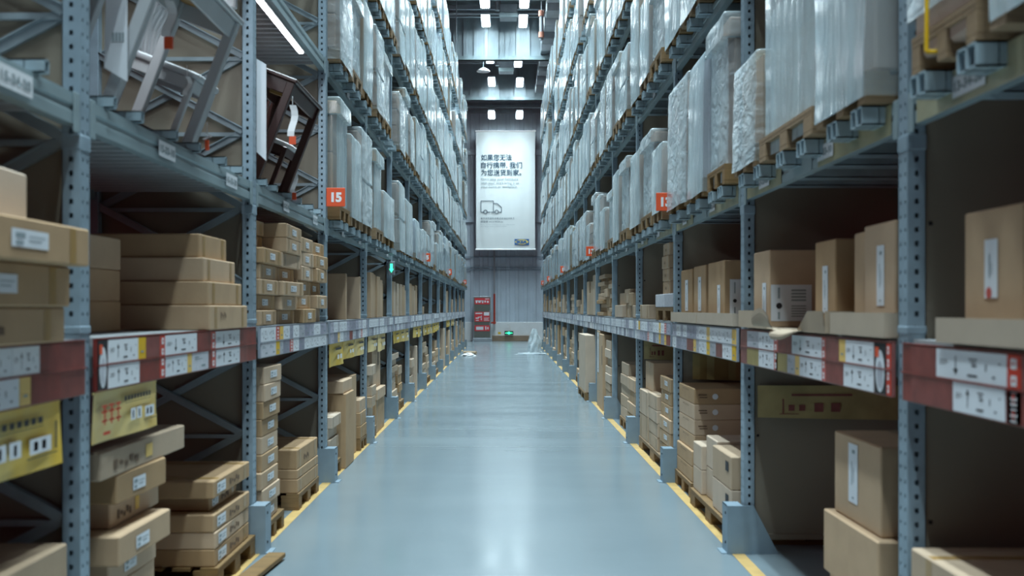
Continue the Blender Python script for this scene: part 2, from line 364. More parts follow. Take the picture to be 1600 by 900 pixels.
def price_tag(kind, s, d, ya, yb, z0, z1, parent, rnd):
    """one printed card on the rail; ya is its left end seen from the aisle"""
    w = abs(yb - ya); h = z1 - z0
    mb = MB(face_mat(s, d, ya, z0)); z = .001
    mats = {'W': 'paper', 'R': 'redtag', 'M': 'maroon', 'Y': 'yel', 'P': 'dark', 'L': 'lav', 'D': 'paperdim', 'O': 'olive'}[kind]
    mb.box((0, 0, -.003), (w, h, 0)); q = lambda a, b, c, e, mi=1: tag_quad(mb, w * a, w * b, h * c, h * e, mi, z)
    if kind == 'W':
        up = rnd.random() < .5
        q(.05, .18, .62, .64); q(.05, .2, .55, .57); q(.05, .16, .48, .5)
        xa = .30; q(xa, xa + .014, .2, .8)
        t = (.82, .62) if up else (.16, .36)
        mb.add([(w * (xa - .03), h * t[1], z), (w * (xa + .044), h * t[1], z), (w * (xa + .007), h * t[0], z)], [(0, 1, 2) if up else (0, 2, 1)], 1)
        q(.5, .62, .72, .76); q(.52, .6, .62, .66); q(.54, .61, .5, .56); q(.48, .62, .16, .23)
        q(.73, .745, .4, .62); q(.82, .86, .2, .26); q(.90, .93, .66, .70)
    elif kind == 'R':
        n = 4
        for i in range(n):
            c = (i + .5) / n
            q(.28, .72, c - .075, c + .075); tag_quad(mb, w * .42, w * .58, h * (c - .02), h * (c + .03), 2, z * 2)
    elif kind == 'P':
        n = 20
        mb.add([(w * (.5 + .38 * math.cos(2 * PI * i / n)), h * (.45 + .42 * math.sin(2 * PI * i / n)), z) for i in range(n)], [tuple(range(n))], 1)
        tag_quad(mb, w * .1, w * .42, h * .72, h * .92, 2, z * 2)
        mb.add([(w * (.5 + .25 * math.cos(2 * PI * i / n)), h * (.38 + .27 * math.sin(2 * PI * i / n)), z * 2) for i in range(n)], [tuple(range(n))], 3)
    elif kind == 'Y':
        q(.3, .7, .3, .38)
    elif kind in 'LD':
        q(.15, .4, .72, .78); q(.15, .6, .62, .66); q(.55, .8, .2, .3)
    m2 = {'W': ['ink'], 'R': ['white', 'redtag'], 'P': ['paper', 'orange', 'paperdim'], 'Y': ['textgrey'], 'L': ['textgrey'], 'D': ['textgrey'], 'M': [], 'O': []}[kind]
    return mb.build('price_tag', [mats] + m2, parent)
def px_y(s, d, px): return 1600 * d / abs(px - 789)
TAGS = {(-1, 0): ([('R', 136, 147), ('P', 147, 167), ('W', 168, 215), ('Y', 215, 227), ('M', 227, 249), ('R', 249, 257), ('W', 257, 307), ('M', 307, 329), ('R', 329, 336), ('W', 336, 374), ('M', 374, 386)],
                  [('W', 168, 217), ('M', 217, 249), ('W', 258, 292), ('Y', 292, 299), ('D', 299, 325), ('M', 325, 330), ('W', 337, 374), ('M', 374, 386)]),
        (-1, -1): ([('W', -60, 18), ('W', 18, 61), ('M', 61, 94)], [('W', -60, 29), ('Y', 29, 47), ('M', 47, 94)]),
        (1, -1): ([('M', 1424, 1464), ('W', 1464, 1575), ('R', 1575, 1597), ('M', 1597, 1680)], [('M', 1424, 1490), ('W', 1490, 1572), ('R', 1575, 1597), ('M', 1597, 1680)]),
        (1, 0): ([('D', 1168, 1186), ('W', 1186, 1210), ('R', 1210, 1216), ('M', 1216, 1238), ('W', 1238, 1285), ('R', 1285, 1291), ('M', 1291, 1312), ('Y', 1312, 1322), ('W', 1322, 1366), ('P', 1367, 1386), ('R', 1386, 1399)],
                 [('O', 1168, 1186), ('W', 1186, 1210), ('O', 1213, 1231), ('D', 1231, 1243), ('Y', 1243, 1250), ('W', 1250, 1285), ('M', 1291, 1319), ('W', 1319, 1366)])}
def frame(s, k, parent, last=False):
    """one ladder frame: front and rear post, cross bracing, sheet-metal side panel"""
    y = yk(k); near = k <= 3
    upright(s, y, parent, near); upright(s, y, parent, False, False)
    xa, xb = s * (XU[s] + UD), s * (XU[s] + 1.0)
    zt = 5.3
    mb = MB(); yp = y + (.062 if s < 0 else .012)
    mb.box((min(xa, xb), yp, .10), (max(xa, xb), yp + .012, zt))
    if s > 0:
        mb.box((min(xa, xb), yp - .012, .085), (max(xa, xb), yp, .12))
        for z in (.75, 1.9, 3.0, 4.1): mb.box((s * (XU[s] + .085), yp - .004, z), (s * (XU[s] + .10), yp, z + .015), 1)
    mb.build('side_panel', ['panel', 'dark'], parent)
    yb = y + (.035 if s < 0 else .05); z = .28; n = 0; merged = MB()
    zlim = 5.2 if k <= 3 else TOPZ - .6
    while z + .49 < zlim:
        for a, c in ((z, z + .49), (z + .49, z)):
            if near and s < 0:
                mb = MB(); yy = yb - (.012 if a < c else -.012)
                mb.bar((xa, yy, a), (xb, yy, c), .045, .020, (0, 1, 0)); mb.bar((xa, yy - .01, a + .02), (xb, yy - .01, c + .02), .006, .03, (0, 1, 0)); mb.build('brace', 'brace', parent)
            else: merged.bar((xa, yb, a), (xb, yb, c), .04, .02, (0, 1, 0))
        if near and s < 0: mb = MB(); mb.bar((xa, yb, z - .02), (xb, yb, z - .02), .025, .02, (0, 1, 0)); mb.build('brace', 'brace', parent)
        else: merged.bar((xa, yb, z - .02), (xb, yb, z - .02), .025, .02, (0, 1, 0))
        z += .49
    if not near: merged.build('bracing', 'brace', parent)
def support(mb, s, y, z, k, lvl):
    """double channel on the beams that carries the pallets, its ends towards the aisle, the shade inside them painted dark"""
    d0 = XLOAD[s] + (.0 if not (s < 0 and k <= 1 and lvl == 0) else XU[s] - XLOAD[s] - .02)
    d1 = XU[s] + 1.07; w, h, t = .066, .078, .006
    if s < 0 and k <= 1 and lvl == 0: w, h = .04, .05
    for c in ((-w / 2 - .001, w / 2 + .001) if w > .04 else (0,)):
        xs = sorted((s * d0, s * d1)); xi = sorted((s * d0, s * (d0 + .14)))
        if k <= 6:
            mb.box((xs[0], y + c - w / 2, z), (xs[1], y + c - w / 2 + t, z + h)); mb.box((xs[0], y + c + w / 2 - t, z), (xs[1], y + c + w / 2, z + h))
            mb.box((xs[0], y + c - w / 2, z + h - t), (xs[1], y + c + w / 2, z + h)); mb.box((xs[0], y + c - w / 2, z), (xs[1], y + c + w / 2, z + t))
            xe = s * (d0 + .07); mb.box((min(xe, xe + s * .004), y + c - w / 2, z), (max(xe, xe + s * .004), y + c + w / 2, z + h), 1)  # dark plug stands in for the shade inside the channel
        else:
            mb.box((xs[0], y + c - w / 2, z), (xs[1], y + c + w / 2, z + h))
            xe = s * (d0 - .002); mb.add([(xe, y + c - w / 2 + t, z + t), (xe, y + c + w / 2 - t, z + t), (xe, y + c + w / 2 - t, z + h - t), (xe, y + c - w / 2 + t, z + h - t)], [(0, 1, 2, 3)], 1)  # closed end, the opening's shade painted as a dark quad
BARY = [.30, .62, 1.10, 1.48, 1.98, 2.36]
SUPH = .078
def rack_bay(s, k):
    t = thing('rack_bay', f'blue-grey steel storage rack bay, {bayn(k)} from the front of the rack numbered {NUM[s]}', 'storage rack', (0, 0, 0), 0, f'bays of the rack numbered {NUM[s]}')
    frame(s, k, t)
    if k == NB - 1: frame(s, k + 1, t)
    ya, yb = yk(k) + UW + .006, yk(k + 1) - .006; rnd = random.Random(k * 31 + s)
    # beams
    for li, z in enumerate(LEV):
        if k < {0: -9, 1: -9, 2: 1, 3: 3, 4: 5}[li]: continue
        d = XU[s] + .006; x = lambda q: s * (d + q)
        prof = [(x(0), z), (x(.05), z), (x(.05), z + BEAMH), (x(.012), z + BEAMH), (x(.012), z + BEAMH - .022), (x(0), z + BEAMH - .022), (x(0), z + .075), (x(.008), z + .068), (x(.008), z + .052), (x(0), z + .045)]
        mb = MB(); mb.prism(prof if s > 0 else prof[::-1], 1, ya, yb)
        for yy in (ya, yb - .05): mb.box((min(x(-.008), x(.0)), yy, z - .03), (max(x(-.008), x(0)), yy + .05, z + BEAMH - .003), 0, .003)
        mb.build('beam', 'beam', t)
        mb = MB(); xs = sorted((s * (XU[s] + 1.02), s * (XU[s] + 1.07))); mb.box((xs[0], ya, z), (xs[1], yb, z + BEAMH)); mb.build('beam', 'beam', t)
        if li == 0 or k > 1 or s > 0:
            if k <= 3:
                for b_ in BARY: mb = MB(); support(mb, s, yk(k) + b_, z + BEAMH - (0 if s < 0 and k <= 1 and li == 0 else SUPH), k, li); mb.build('pallet_bar', ['bar', 'dark'], t)
            else:
                mb = MB()
                for b_ in BARY: support(mb, s, yk(k) + b_, z + BEAMH - (0 if s < 0 and k <= 1 and li == 0 else SUPH), k, li)
                mb.build('pallet_bar_grid', ['bar', 'dark'], t)
        if s < 0 and (li, k) in ((1, 1), (0, -1), (0, 0), (0, 1)):                             # ribbed sheet deck
            mb = MB(); xs = sorted((s * (XU[s] + .07), s * (XU[s] + 1.0)))
            mb.box((xs[0], ya, z + BEAMH - .045), (xs[1], yb, z + BEAMH - .04)); yy = ya + .05
            while yy < yb - .06: mb.box((xs[0], yy, z + BEAMH - .075), (xs[1], yy + .04, z + BEAMH - .0501)); yy += .13
            mb.build('shelf_deck', 'deck', t)
        if li == 0 and s > 0 and k <= 2:
            for j, (u0, u1) in enumerate(((.03, .40), (.44, .60), (.66, .97))):
                mb = MB(face_mat(s, XU[s] + .003, ya + u1 * (yb - ya), z - .004)); mb.box((0, 0, 0), ((u1 - u0) * (yb - ya), BEAMH - .001, .0015)); mb.build('beam_sleeve', 'sleeve' if j != 1 else 'beam', t)
        if li == 0 and k <= 4:
            for j, u in enumerate((.35, .80)):
                yy = ya + u * (yb - ya); level_paper(s, yy, z + .058, .24 if k < 1 else .2, .075, t, f'{NUM[s]}-3{(3 - k) % 10}-{10 + 10 * j}' if k <= 1 else None)
        elif li == 0 or (li == 1 and k > 1):
            level_paper(s, ya + rnd.uniform(.6, 1.9), z + .058, .2, .07, t)
    # shelf with the price rail
    xs = sorted((s * (XU[s] + .02), s * (XU[s] + 1.05)))
    mb = MB(); mb.box((xs[0], ya, SHELF - .03), (xs[1], yb, SHELF)); mb.build('shelf_deck', 'deck', t)
    xs = sorted((s * (XU[s] + .01), s * (XU[s] + .06))); mb = MB(); mb.box((xs[0], ya, SHELF - .155), (xs[1], yb, SHELF - .032)); mb.build('beam', 'beam', t)
    zr0, zr1 = (1.256, 1.452) if s < 0 else (1.235, 1.44); dr = XU[s] - .024
    mb = MB(); xs = sorted((s * dr, s * (dr + .018))); mb.box((xs[0], ya + .004, zr0 - .006), (xs[1], yb - .004, zr1 + .006), 0, .003)
    mb.box((min(s * (dr - .006), s * dr), ya + .004, (zr0 + zr1) / 2 - .003), (max(s * (dr - .006), s * dr), yb - .004, (zr0 + zr1) / 2 + .003))
    mb.box((min(s * (dr - .004), s * (dr + .018)), ya + .004, zr1 + .006), (max(s * (dr - .004), s * (dr + .018)), yb - .004, zr1 + .009))
    rail = mb.build('price_rail', 'rail' if k > 0 else 'maroon', t)
    zm = (zr0 + zr1) / 2
    rows = TAGS.get((s, k))
    if rows:
        for ri, row in enumerate(rows):
            z0, z1 = (zm + .004, zr1) if ri == 0 else (zr0, zm - .004)
            for kd, p0, p1 in row:
                y0_, y1_ = sorted((px_y(s, dr, p0), px_y(s, dr, p1)))
                y0_ = max(y0_, ya + .006); y1_ = min(y1_, yb - .006)
                if y1_ - y0_ < .02: continue
                y0_ += .002; y1_ -= .002
                full = kd in 'RP' and ri == 0
                price_tag(kd, s, dr - .0032, y0_ if s < 0 else y1_, y1_ if s < 0 else y0_, zr0 if full else z0, z1, rail, rnd)
    else:
        y = ya + .02
        while y < yb - .15:
            w = rnd.choice((.12, .18, .22, .3)); w = min(w, yb - .02 - y)
            for z0, z1 in ((zm + .004, zr1), (zr0, zm - .004)):
                kd = rnd.choice('WWWDDLLD' if k > 2 else 'WWDDLLLMW')
                if k <= 2 and w < .13: kd = rnd.choice('RYLD')
                price_tag(kd, s, dr - .0032, y if s < 0 else y + w - .006, y + w - .006 if s < 0 else y, z0, z1, rail, rnd)
            y += w
    return t
for s in (-1, 1):
    for k in range(-1, NB): rack_bay(s, k)
# column guards
gme = {}
for s in (-1, 1):
    d = XG[s]; mb = MB()
    x = lambda q: s * q
    # plate across the aisle side, wing with a slanted back edge, folded foot
    xs = sorted((0, s * .006)); mb.box((xs[0], -.02, 0), (xs[1], .13, .31))
    wing = [(0, 0), (s * .33, 0), (s * .17, .31), (0, .31)]
    mb.prism(wing if s > 0 else wing[::-1], 1, -.026, -.02)
    xs = sorted((0, s * .10)); mb.box((xs[0], -.02, .304), (xs[1], .13, .31))
    xs = sorted((-s * .035, s * .0)); mb.box((xs[0], -.02, 0), (xs[1], .13, .006))
    for z in (.06, .25): mb.box((min(0, -s * .004), .02, z), (max(0, -s * .004), .035, z + .015), 1)
    gme[s] = mb.mesh('column_guard', ['guard', 'dark'])
    for k in range(1, NB + 1):
        o = link('column_guard', gme[s], None, (s * d, yk(k) - .01, 0))
        tag(o, f'blue-grey steel guard at the foot of the {nth(k)} post down the rack numbered {NUM[s]}', 'column guard', f'column guards along rack {NUM[s]}')

# ------------------------------------------------------------------ wrapped pallets
DEP = 1.05
def contour(hx, hy, r, n=3):
    pts = []
    for cx, cy, a0 in ((hx - r, hy - r, 0), (-hx + r, hy - r, PI / 2), (-hx + r, -hy + r, PI), (hx - r, -hy + r, 1.5 * PI)):
        pts += [(cx + r * math.cos(a0 + PI / 2 * i / n), cy + r * math.sin(a0 + PI / 2 * i / n)) for i in range(n + 1)]
    out = []
    for i, p in enumerate(pts):
        q = pts[(i + 1) % len(pts)]; out.append(p)
        if (i % (n + 1)) == n: out += [(p[0] + (q[0] - p[0]) * t, p[1] + (q[1] - p[1]) * t) for t in (.33, .67)]
    return out
def film_mesh(style, seed):          # unit height 1, width 1 along y, depth 1 along x with its front at x = 0
    rr = random.Random(seed); rings = []
    def ring(z, g, dz=0.):
        c = contour(.5 * g, .5 * g, .022)
        out = []
        for x, y in c:
            n = noise.noise(Vector((x * 3 + seed * 3.1, y * 3, z * 2.6))) * .010 + noise.noise(Vector((x * 9 + seed, y * 9, z * 7))) * .006
            l = math.hypot(x, y); out.append((x * (1 + n / l) - .5, y * (1 + n / l), z + dz * noise.noise(Vector((x * 4, y * 4, seed)))))
        rings.append(out)
    taper = rr.uniform(0, .05)
    zs = [0, .04, .12, .22, .34, .44, .447, .475, .482, .58, .70, .80, .88, .95, .975, .99]
    for z in zs:
        g = 1 - taper * z
        if style == 'lid': g = .93 if z < .84 else 1.0
        if style == 'two' and .445 < z < .48: g *= .965
        if style == 'bulge': g = .985 + .018 * math.sin(z * PI)
        if style == 'lid' and z == .88: ring(.842, .93); ring(.848, 1.0); continue
        ring(z, g if z < .98 else g - .012, .02 if z == 0 else 0)
    gt = 1 - taper if style != 'lid' else 1.
    ring(.998, gt - .03); ring(1.0, gt - .07)
    mb = MB(); n = len(rings[0]); vs = [v for r_ in rings for v in r_]; fs = []
    for i in range(len(rings) - 1):
        for j in range(n): fs.append((i * n + j, i * n + (j + 1) % n, (i + 1) * n + (j + 1) % n, (i + 1) * n + j))
    fs.append(tuple(range((len(rings) - 1) * n, len(rings) * n)))
    mb.add(vs, fs); return mb
def core_mesh(style, seed):
    rr = random.Random(seed + 50); mb = MB(); nl = rr.choice((1, 1, 2, 3)); z = 0.
    if style == 'two': nl = 2
    for i in range(nl):
        z1 = (i + 1) / nl; g = .015
        ins = .035 + (.03 if style == 'lid' else 0) + rr.uniform(0, .01)
        if style == 'lid' and i == nl - 1:
            mb.box((-1 + .03, -.47, max(z, .85)), (-.03, .47, .975), 0, .01); z1 = .85
        top = z1 - (.03 if i == nl - 1 and style != 'lid' else .004)
        if style == 'two' and i == 0: top = .445; 
        if style == 'two' and i == 1: z = .475; mb.box((-.96, -.46, .446), (-.04, .46, .475), 1)
        cols = rr.choice((1, 1, 2))
        for c in range(cols):
            y0 = -.5 + ins + c * (1 - 2 * ins) / cols; y1 = -.5 + ins + (c + 1) * (1 - 2 * ins) / cols - (.004 if c < cols - 1 else 0)
            mb.box((-1 + ins, y0, z + .002), (-ins, y1, top), 0, .012)
        z = z1
    return mb
VAR = []
for i, (st, fm, cm) in enumerate([('plain', 'film', 'cardload'), ('lid', 'film', 'card'), ('two', 'film2', 'cardload'), ('bulge', 'film2', 'cardload'), ('plain', 'film2', 'card'), ('lid', 'film2', 'cardload'),
                                  ('plain', 'film', 'cardload'), ('bulge', 'film', 'card'), ('plain', 'film', 'paperdim'), ('two', 'film', 'cardload'), ('plain', 'film2', 'cardload'), ('plain', 'film', 'card'), ('plain', 'film2', 'cardload')]):
    VAR.append((st, film_mesh(st, i + 1).mesh('film_wrap', fm, True), core_mesh(st, i + 1).mesh('carton_load', [cm, 'wood'])))
mb = MB()                                                           # pallet, unit width along y
for y in (-.5, -.07, .36): mb.box((-DEP + .0, y, 0), (0, y + .14, .02))
for y in (-.5, -.07, .36):
    for x in (-DEP, -DEP / 2 - .07, -.14): mb.box((x, y, .02), (x + .14, y + .14, .095), 0, .003)
for x in (-DEP, -DEP / 2 - .07, -.14): mb.box((x, -.5, .095), (x + .14, .5, .113))
for i in range(7): mb.box((-DEP + i * .1585, -.5, .113), (-DEP + i * .1585 + .10, .5, .131))
PALLET = mb.mesh('pallet', 'wood'); PH = .131
ADJ = {'plain': 'straight-sided', 'lid': 'cap-lidded', 'two': 'two-tier', 'bulge': 'rounded'}
NLOAD = 0
def load(s, yc, z, w, h, vi, label, group, dfront=None, sag=.04, strap=None):
    global NLOAD; NLOAD += 1
    d = dfront if dfront is not None else XLOAD[s]
    t = thing('wrapped_pallet_load', label, 'pallet load', (s * d, yc, z), 0 if s < 0 else PI, group)
    link('pallet', PALLET, t, (0, 0, 0), (0, 0, 0), (1, w - .04, 1))
    st, fm, cm = VAR[vi]
    link('carton_load', cm, t, (.03, 0, PH - .085) if strap is not None else (-.0, 0, PH + .001), (0, 0, 0), (DEP, w * .985, h))
    if strap is not None: sag = -.06
    link('film_wrap', fm, t, (.012, 0, PH - sag), (0, 0, 0), (DEP + .02, w, h + sag + .01))
    if strap is not None:
        mb = MB(); mb.tube([(.026, strap, PH - .09), (.026, strap + .01, PH + h * .5), (.026, strap, PH + h)], .007, 6); mb.tube([(.026, strap, PH - .09), (-.1, strap, PH - .09)], .007, 6); mb.build('yellow_strap', 'yel', t)
    return t
TIER = {0: 'lowest', 1: 'second', 2: 'third', 3: 'fourth', 4: 'top'}
def tone(vi): return {'film': 'milky', 'film2': 'crinkled'}[VAR[vi][1].materials[0].name.replace('film_crinkled', 'film2')]
CUSTOM = {  # (side, tier, bay): list of (y0, y1, height, variant)
    (1, 0, -1): [(1.5, 2.3, 1.0, 0), (2.36, 3.08, .95, 7), (3.13, 3.67, 1.0, 12)],
    (1, 0, 0): [(4.10, 4.78, 1.0, 6), (4.82, 5.86, .92, 1), (5.90, 6.50, .46, 4)],
    (1, 0, 1): [(6.74, 7.36, .92, 5), (7.45, 8.08, .84, 8), (8.14, 9.1, .86, 10)],
    (1, 0, 2): [(9.42, 10.05, .50, 0), (10.1, 10.95, .74, 5), (11.0, 11.85, .70, 6)],
    (1, 0, 3): [(12.15, 12.95, .78, 5), (13.0, 13.7, .74, 0), (13.75, 14.5, .58, 1)],
    (-1, 0, 2): [(9.46, 10.12, .92, 1), (10.16, 10.86, .70, 0), (10.9, 11.76, .90, 2)],
    (-1, 0, 3): [(12.12, 12.9, .86, 1), (12.95, 14.1, .46, 6)],
    (-1, 0, 4): [(14.85, 15.7, .82, 9), (15.8, 16.9, .66, 0)],
    (-1, 0, 5): [(17.5, 18.3, .50, 8), (18.35, 19.2, .40, 0), (19.25, 19.9, .45, 6)],
}
for s in (-1, 1):
    for li, z in enumerate(LEV):
        kmin = {-1: [2, 2, 3, 5, 7], 1: [-1, -1, 3, 5, 7]}[s][li]; cnt = 0; rnd = random.Random(li * 10 + s + 3)  # right second tier starts with unseen loads added to block light from above
        for k in range(kmin, NB):
            lst = CUSTOM.get((s, li, k)); gap = (LEV[li + 1] if li < 4 else 9.85) - z - BEAMH - PH
            if lst is None:
                lst = []; y = yk(k) + UW + .05
                for j in range(3):
                    w = rnd.uniform(.72, .86)
                    if y + w > yk(k + 1) - .03: break
                    tall = rnd.uniform(.62, .97) if li else rnd.choice((.45, .6, .7, .75, .8))
                    if not (k > 8 and rnd.random() < (.12 if li < 3 else .30)): lst.append((y, y + w, gap * tall if li else tall * 1.12, rnd.randrange(len(VAR) - 1)))
                    y += w + .015
            for y0, y1, h, vi in lst:
                cnt += 1; h = min(h + (.075 if (s, li, k) in CUSTOM else 0), gap - .06)
                load(s, (y0 + y1) / 2, z + BEAMH + .002, y1 - y0, h, vi,
                     f'{tone(vi)} film-wrapped {ADJ[VAR[vi][0]]} pallet load, {nth(cnt)} from the front on rack {NUM[s]}\'s {TIER[li]} pallet tier', f'wrapped loads on the {TIER[li]} pallet tier of rack {NUM[s]}', sag=.105 if k <= 1 else rnd.choice((.05, .09, .115)), strap=-.06 if vi == 12 else None)
print('LOADS', NLOAD)

# ------------------------------------------------------------------ cartons
def sticker(o, hx, hy, h, face, u0, u1, v0, v1, style, s):
    """a printed paper label on a carton: face a = aisle side, n = side towards the camera; u, v are fractions of that face seen from outside"""
    if face == 'a': m = Matrix(((0, 0, -s), (-s, 0, 0), (0, 1, 0))).to_4x4(); m.translation = (-s * (hx + .0025), s * hy, 0); W = 2 * hy
    else: m = Matrix(((1, 0, 0), (0, 0, -1), (0, 1, 0))).to_4x4(); m.translation = (-hx, -hy - .0025, 0); W = 2 * hx
    mb = MB(m); a, b_, c, e = u0 * W, u1 * W, v0 * h, v1 * h; w, hh = b_ - a, e - c
    ink_only = style in ('print', 'dot', 'dark')
    if not ink_only: tag_quad(mb, a, b_, c, e, 0, 0)
    q = lambda p0, p1, r0, r1, mi=1: tag_quad(mb, a + w * p0, a + w * p1, c + hh * r0, c + hh * r1, mi, .001)
    mats = ['paper', 'ink']
    if style == 'strip':
        q(.42, .72, .84, .90); q(.35, .42, .3, .7); q(.55, .6, .35, .6); q(.4, .6, .07, .10); mats = ['paper', 'textgrey']
    elif style == 'redstrip':
        q(.35, .45, .35, .75); q(.55, .6, .4, .6); n = 12
        mb.add([(a + w * .35 + w * .22 * math.cos(2 * PI * i / n), c + hh * .09 + w * .22 * math.sin(2 * PI * i / n), .001) for i in range(n)], [tuple(range(n))], 2); mats = ['paper', 'textgrey', 'redtag']
    elif style == 'big':
        n = 14
        mb.add([(a + w * .20 + w * .075 * math.cos(2 * PI * i / n), c + hh * .42 + w * .075 * math.sin(2 * PI * i / n), .001) for i in range(n)], [tuple(range(n))], 1)
        q(.17, .22, .62, .92, 2); q(.17, .22, .05, .25, 2)
        for i in range(5): q(.5, .86, .12 + i * .07, .15 + i * .07, 2)
        for i in range(4): q(.5, .86, .55 + i * .09, .60 + i * .09, 2)
        mats = ['paper', 'ink', 'textgrey']
    elif style == 'small':
        mats = ['paper', 'textgrey']; q(.1, .35, .55, .8); q(.45, .9, .6, .66); q(.45, .8, .35, .42); q(.1, .3, .15, .35)
    elif style == 'print':
        for i in range(5): q(.02 + i * .19, .15 + i * .19, .1 + .25 * (i % 2), .9 - .2 * (i % 3), 0)
        mats = ['faint']
    elif style == 'dark': tag_quad(mb, a, b_, c, e, 0, 0); mats = ['ink']
    elif style == 'dot':
        n = 14; r_ = hh * .32
        mb.add([(a + w * .75 + r_ * math.cos(2 * PI * i / n), c + hh * .5 + r_ * math.sin(2 * PI * i / n), .001) for i in range(n)], [tuple(range(n))], 1)
        q(.0, .38, .62, .74, 0); q(.05, .4, .36, .46, 0); mats = ['faint', 'paper']
    elif style == 'yellow': mats = ['yel', 'ink']
    return mb.build({'print': 'printed_mark', 'dot': 'printed_mark', 'dark': 'carry_hole', 'yellow': 'yellow_sticker'}.get(style, 'paper_label'), mats, o)
NBOX = {}
def carton(s, d, y0, y1, z0, z1, depth, label, group=None, name='cardboard_box', mat='card', rz=0., stickers=(), tape='band', lean=0., cat='box'):
    """a carton whose aisle face stands at |x| = d; tape: 'band' round one end, 'seam' along the lid, 'both' or None"""
    NBOX[name] = NBOX.get(name, 0) + 1
    hx, hy, h = depth / 2, (y1 - y0) / 2, z1 - z0 - .001
    mb = MB(); ch = min(.006, h * .12); g = .0012
    mb.box((-hx, -hy, 0), (hx, hy, h), 0, ch)
    def ring_y(ya, yb):             # tape round the carton, across the aisle direction
        mb.add([(-hx - g, ya, ch), (-hx - g, yb, ch), (-hx - g, yb, h - ch), (-hx - g, ya, h - ch)], [(0, 3, 2, 1)], 1)
        mb.add([(hx + g, ya, ch), (hx + g, yb, ch), (hx + g, yb, h - ch), (hx + g, ya, h - ch)], [(0, 1, 2, 3)], 1)
        mb.add([(-hx + ch, ya, h + g * .5), (hx - ch, ya, h + g * .5), (hx - ch, yb, h + g * .5), (-hx + ch, yb, h + g * .5)], [(0, 1, 2, 3)], 1)
    if tape in ('band', 'both'):
        w = min(.05, hy * .3); e = hy * .78; ring_y(e - w, e); ring_y(-e, -e + w)
    if tape in ('seam', 'both'):
        w = .03
        mb.add([(-hx + ch, -w, h + g * .6), (hx - ch, -w, h + g * .6), (hx - ch, w, h + g * .6), (-hx + ch, w, h + g * .6)], [(0, 1, 2, 3)], 1)
        e = min(.07, h * .4)
        for sg in (-1, 1): q = [(sg * (hx + g), -w, h - e), (sg * (hx + g), w, h - e), (sg * (hx + g), w, h - ch), (sg * (hx + g), -w, h - ch)]; mb.add(q, [(0, 1, 2, 3) if sg > 0 else (0, 3, 2, 1)], 1)
    if tape == 'end':
        w = .028; e = h * .8
        mb.add([(-w, -hy - g, h - e), (w, -hy - g, h - e), (w, -hy - g, h - ch), (-w, -hy - g, h - ch)], [(0, 1, 2, 3)], 1)
        mb.add([(-w, -hy + ch, h + g * .5), (w, -hy + ch, h + g * .5), (w, hy - ch, h + g * .5), (-w, hy - ch, h + g * .5)], [(0, 1, 2, 3)], 1)
    o = mb.build(name, [mat, 'tape'], None, (s * (d + hx), (y0 + y1) / 2, z0), (0, lean, rz))
    tag(o, label, cat, group)
    for st in stickers: sticker(o, hx, hy, h, *st, s)
    return o
def pallet(s, d, y0, y1, label, depth=DEP, group='floor pallets', z=0.):
    t = link('wooden_pallet', PALLET, None, (s * d, (y0 + y1) / 2, z), (0, 0, 0 if s < 0 else PI), (depth / DEP, y1 - y0, 1))
    return tag(t, label, 'pallet', group)
def stack(s, d, y0, y1, z0, hs, depth, where, rnd, jd=.03, jy=.02, adj='brown', name='cardboard_box', mat='card', group=None, stickers=None, tape='band', rot=.012):
    z = z0; n = len(hs)
    for i, h in enumerate(hs):
        a, c = rnd.uniform(-jd, jd), rnd.uniform(-jy, jy)
        pos = 'only' if n == 1 else 'topmost' if i == n - 1 else 'bottom' if i == 0 else nth(i + 1) + ' up'
        lab = f'{adj} carton, {pos} in {where}' if n > 1 else f'{adj} carton, {where}'
        st = stickers(i, n) if stickers else ()
        carton(s, d + a, y0 + c, y1 + c, z, z + h, depth, lab, group or f'cartons of {where}', name, mat, rnd.uniform(-rot, rot), st, tape)
        z += h
    return z
r1 = random.Random(11)
# --- rack 15, first bay (cropped by the picture edge), shelf
g = 'cartons stacked on the first shelf of rack 15'
carton(-1, 1.56, 2.6, 3.63, 1.463, 1.585, .7, 'brown carton, bottom of the stack at the front of rack 15\'s shelf', g, stickers=[('a', .05, .62, .25, .6, 'print')])
carton(-1, 1.55, 2.6, 3.65, 1.586, 1.728, .7, 'brown carton, second of the stack at the front of rack 15\'s shelf', g, stickers=[('a', .42, .62, .3, .72, 'small')])
carton(-1, 1.485, 2.62, 3.66, 1.729, 1.862, .75, 'brown carton jutting out over the post, third of the stack at rack 15\'s front', g, stickers=[('a', .44, .68, .3, .72, 'small')])
carton(-1, 1.60, 2.75, 3.46, 1.863, 2.035, .55, 'pale square carton on top of the stack at rack 15\'s front', g, rz=.06, tape='seam', mat='cardpale')
carton(-1, 1.645, 2.75, 3.85, 0.002, .70, .9, 'pale carton on the floor at the very front of rack 15', None, mat='cardpale', tape='seam')
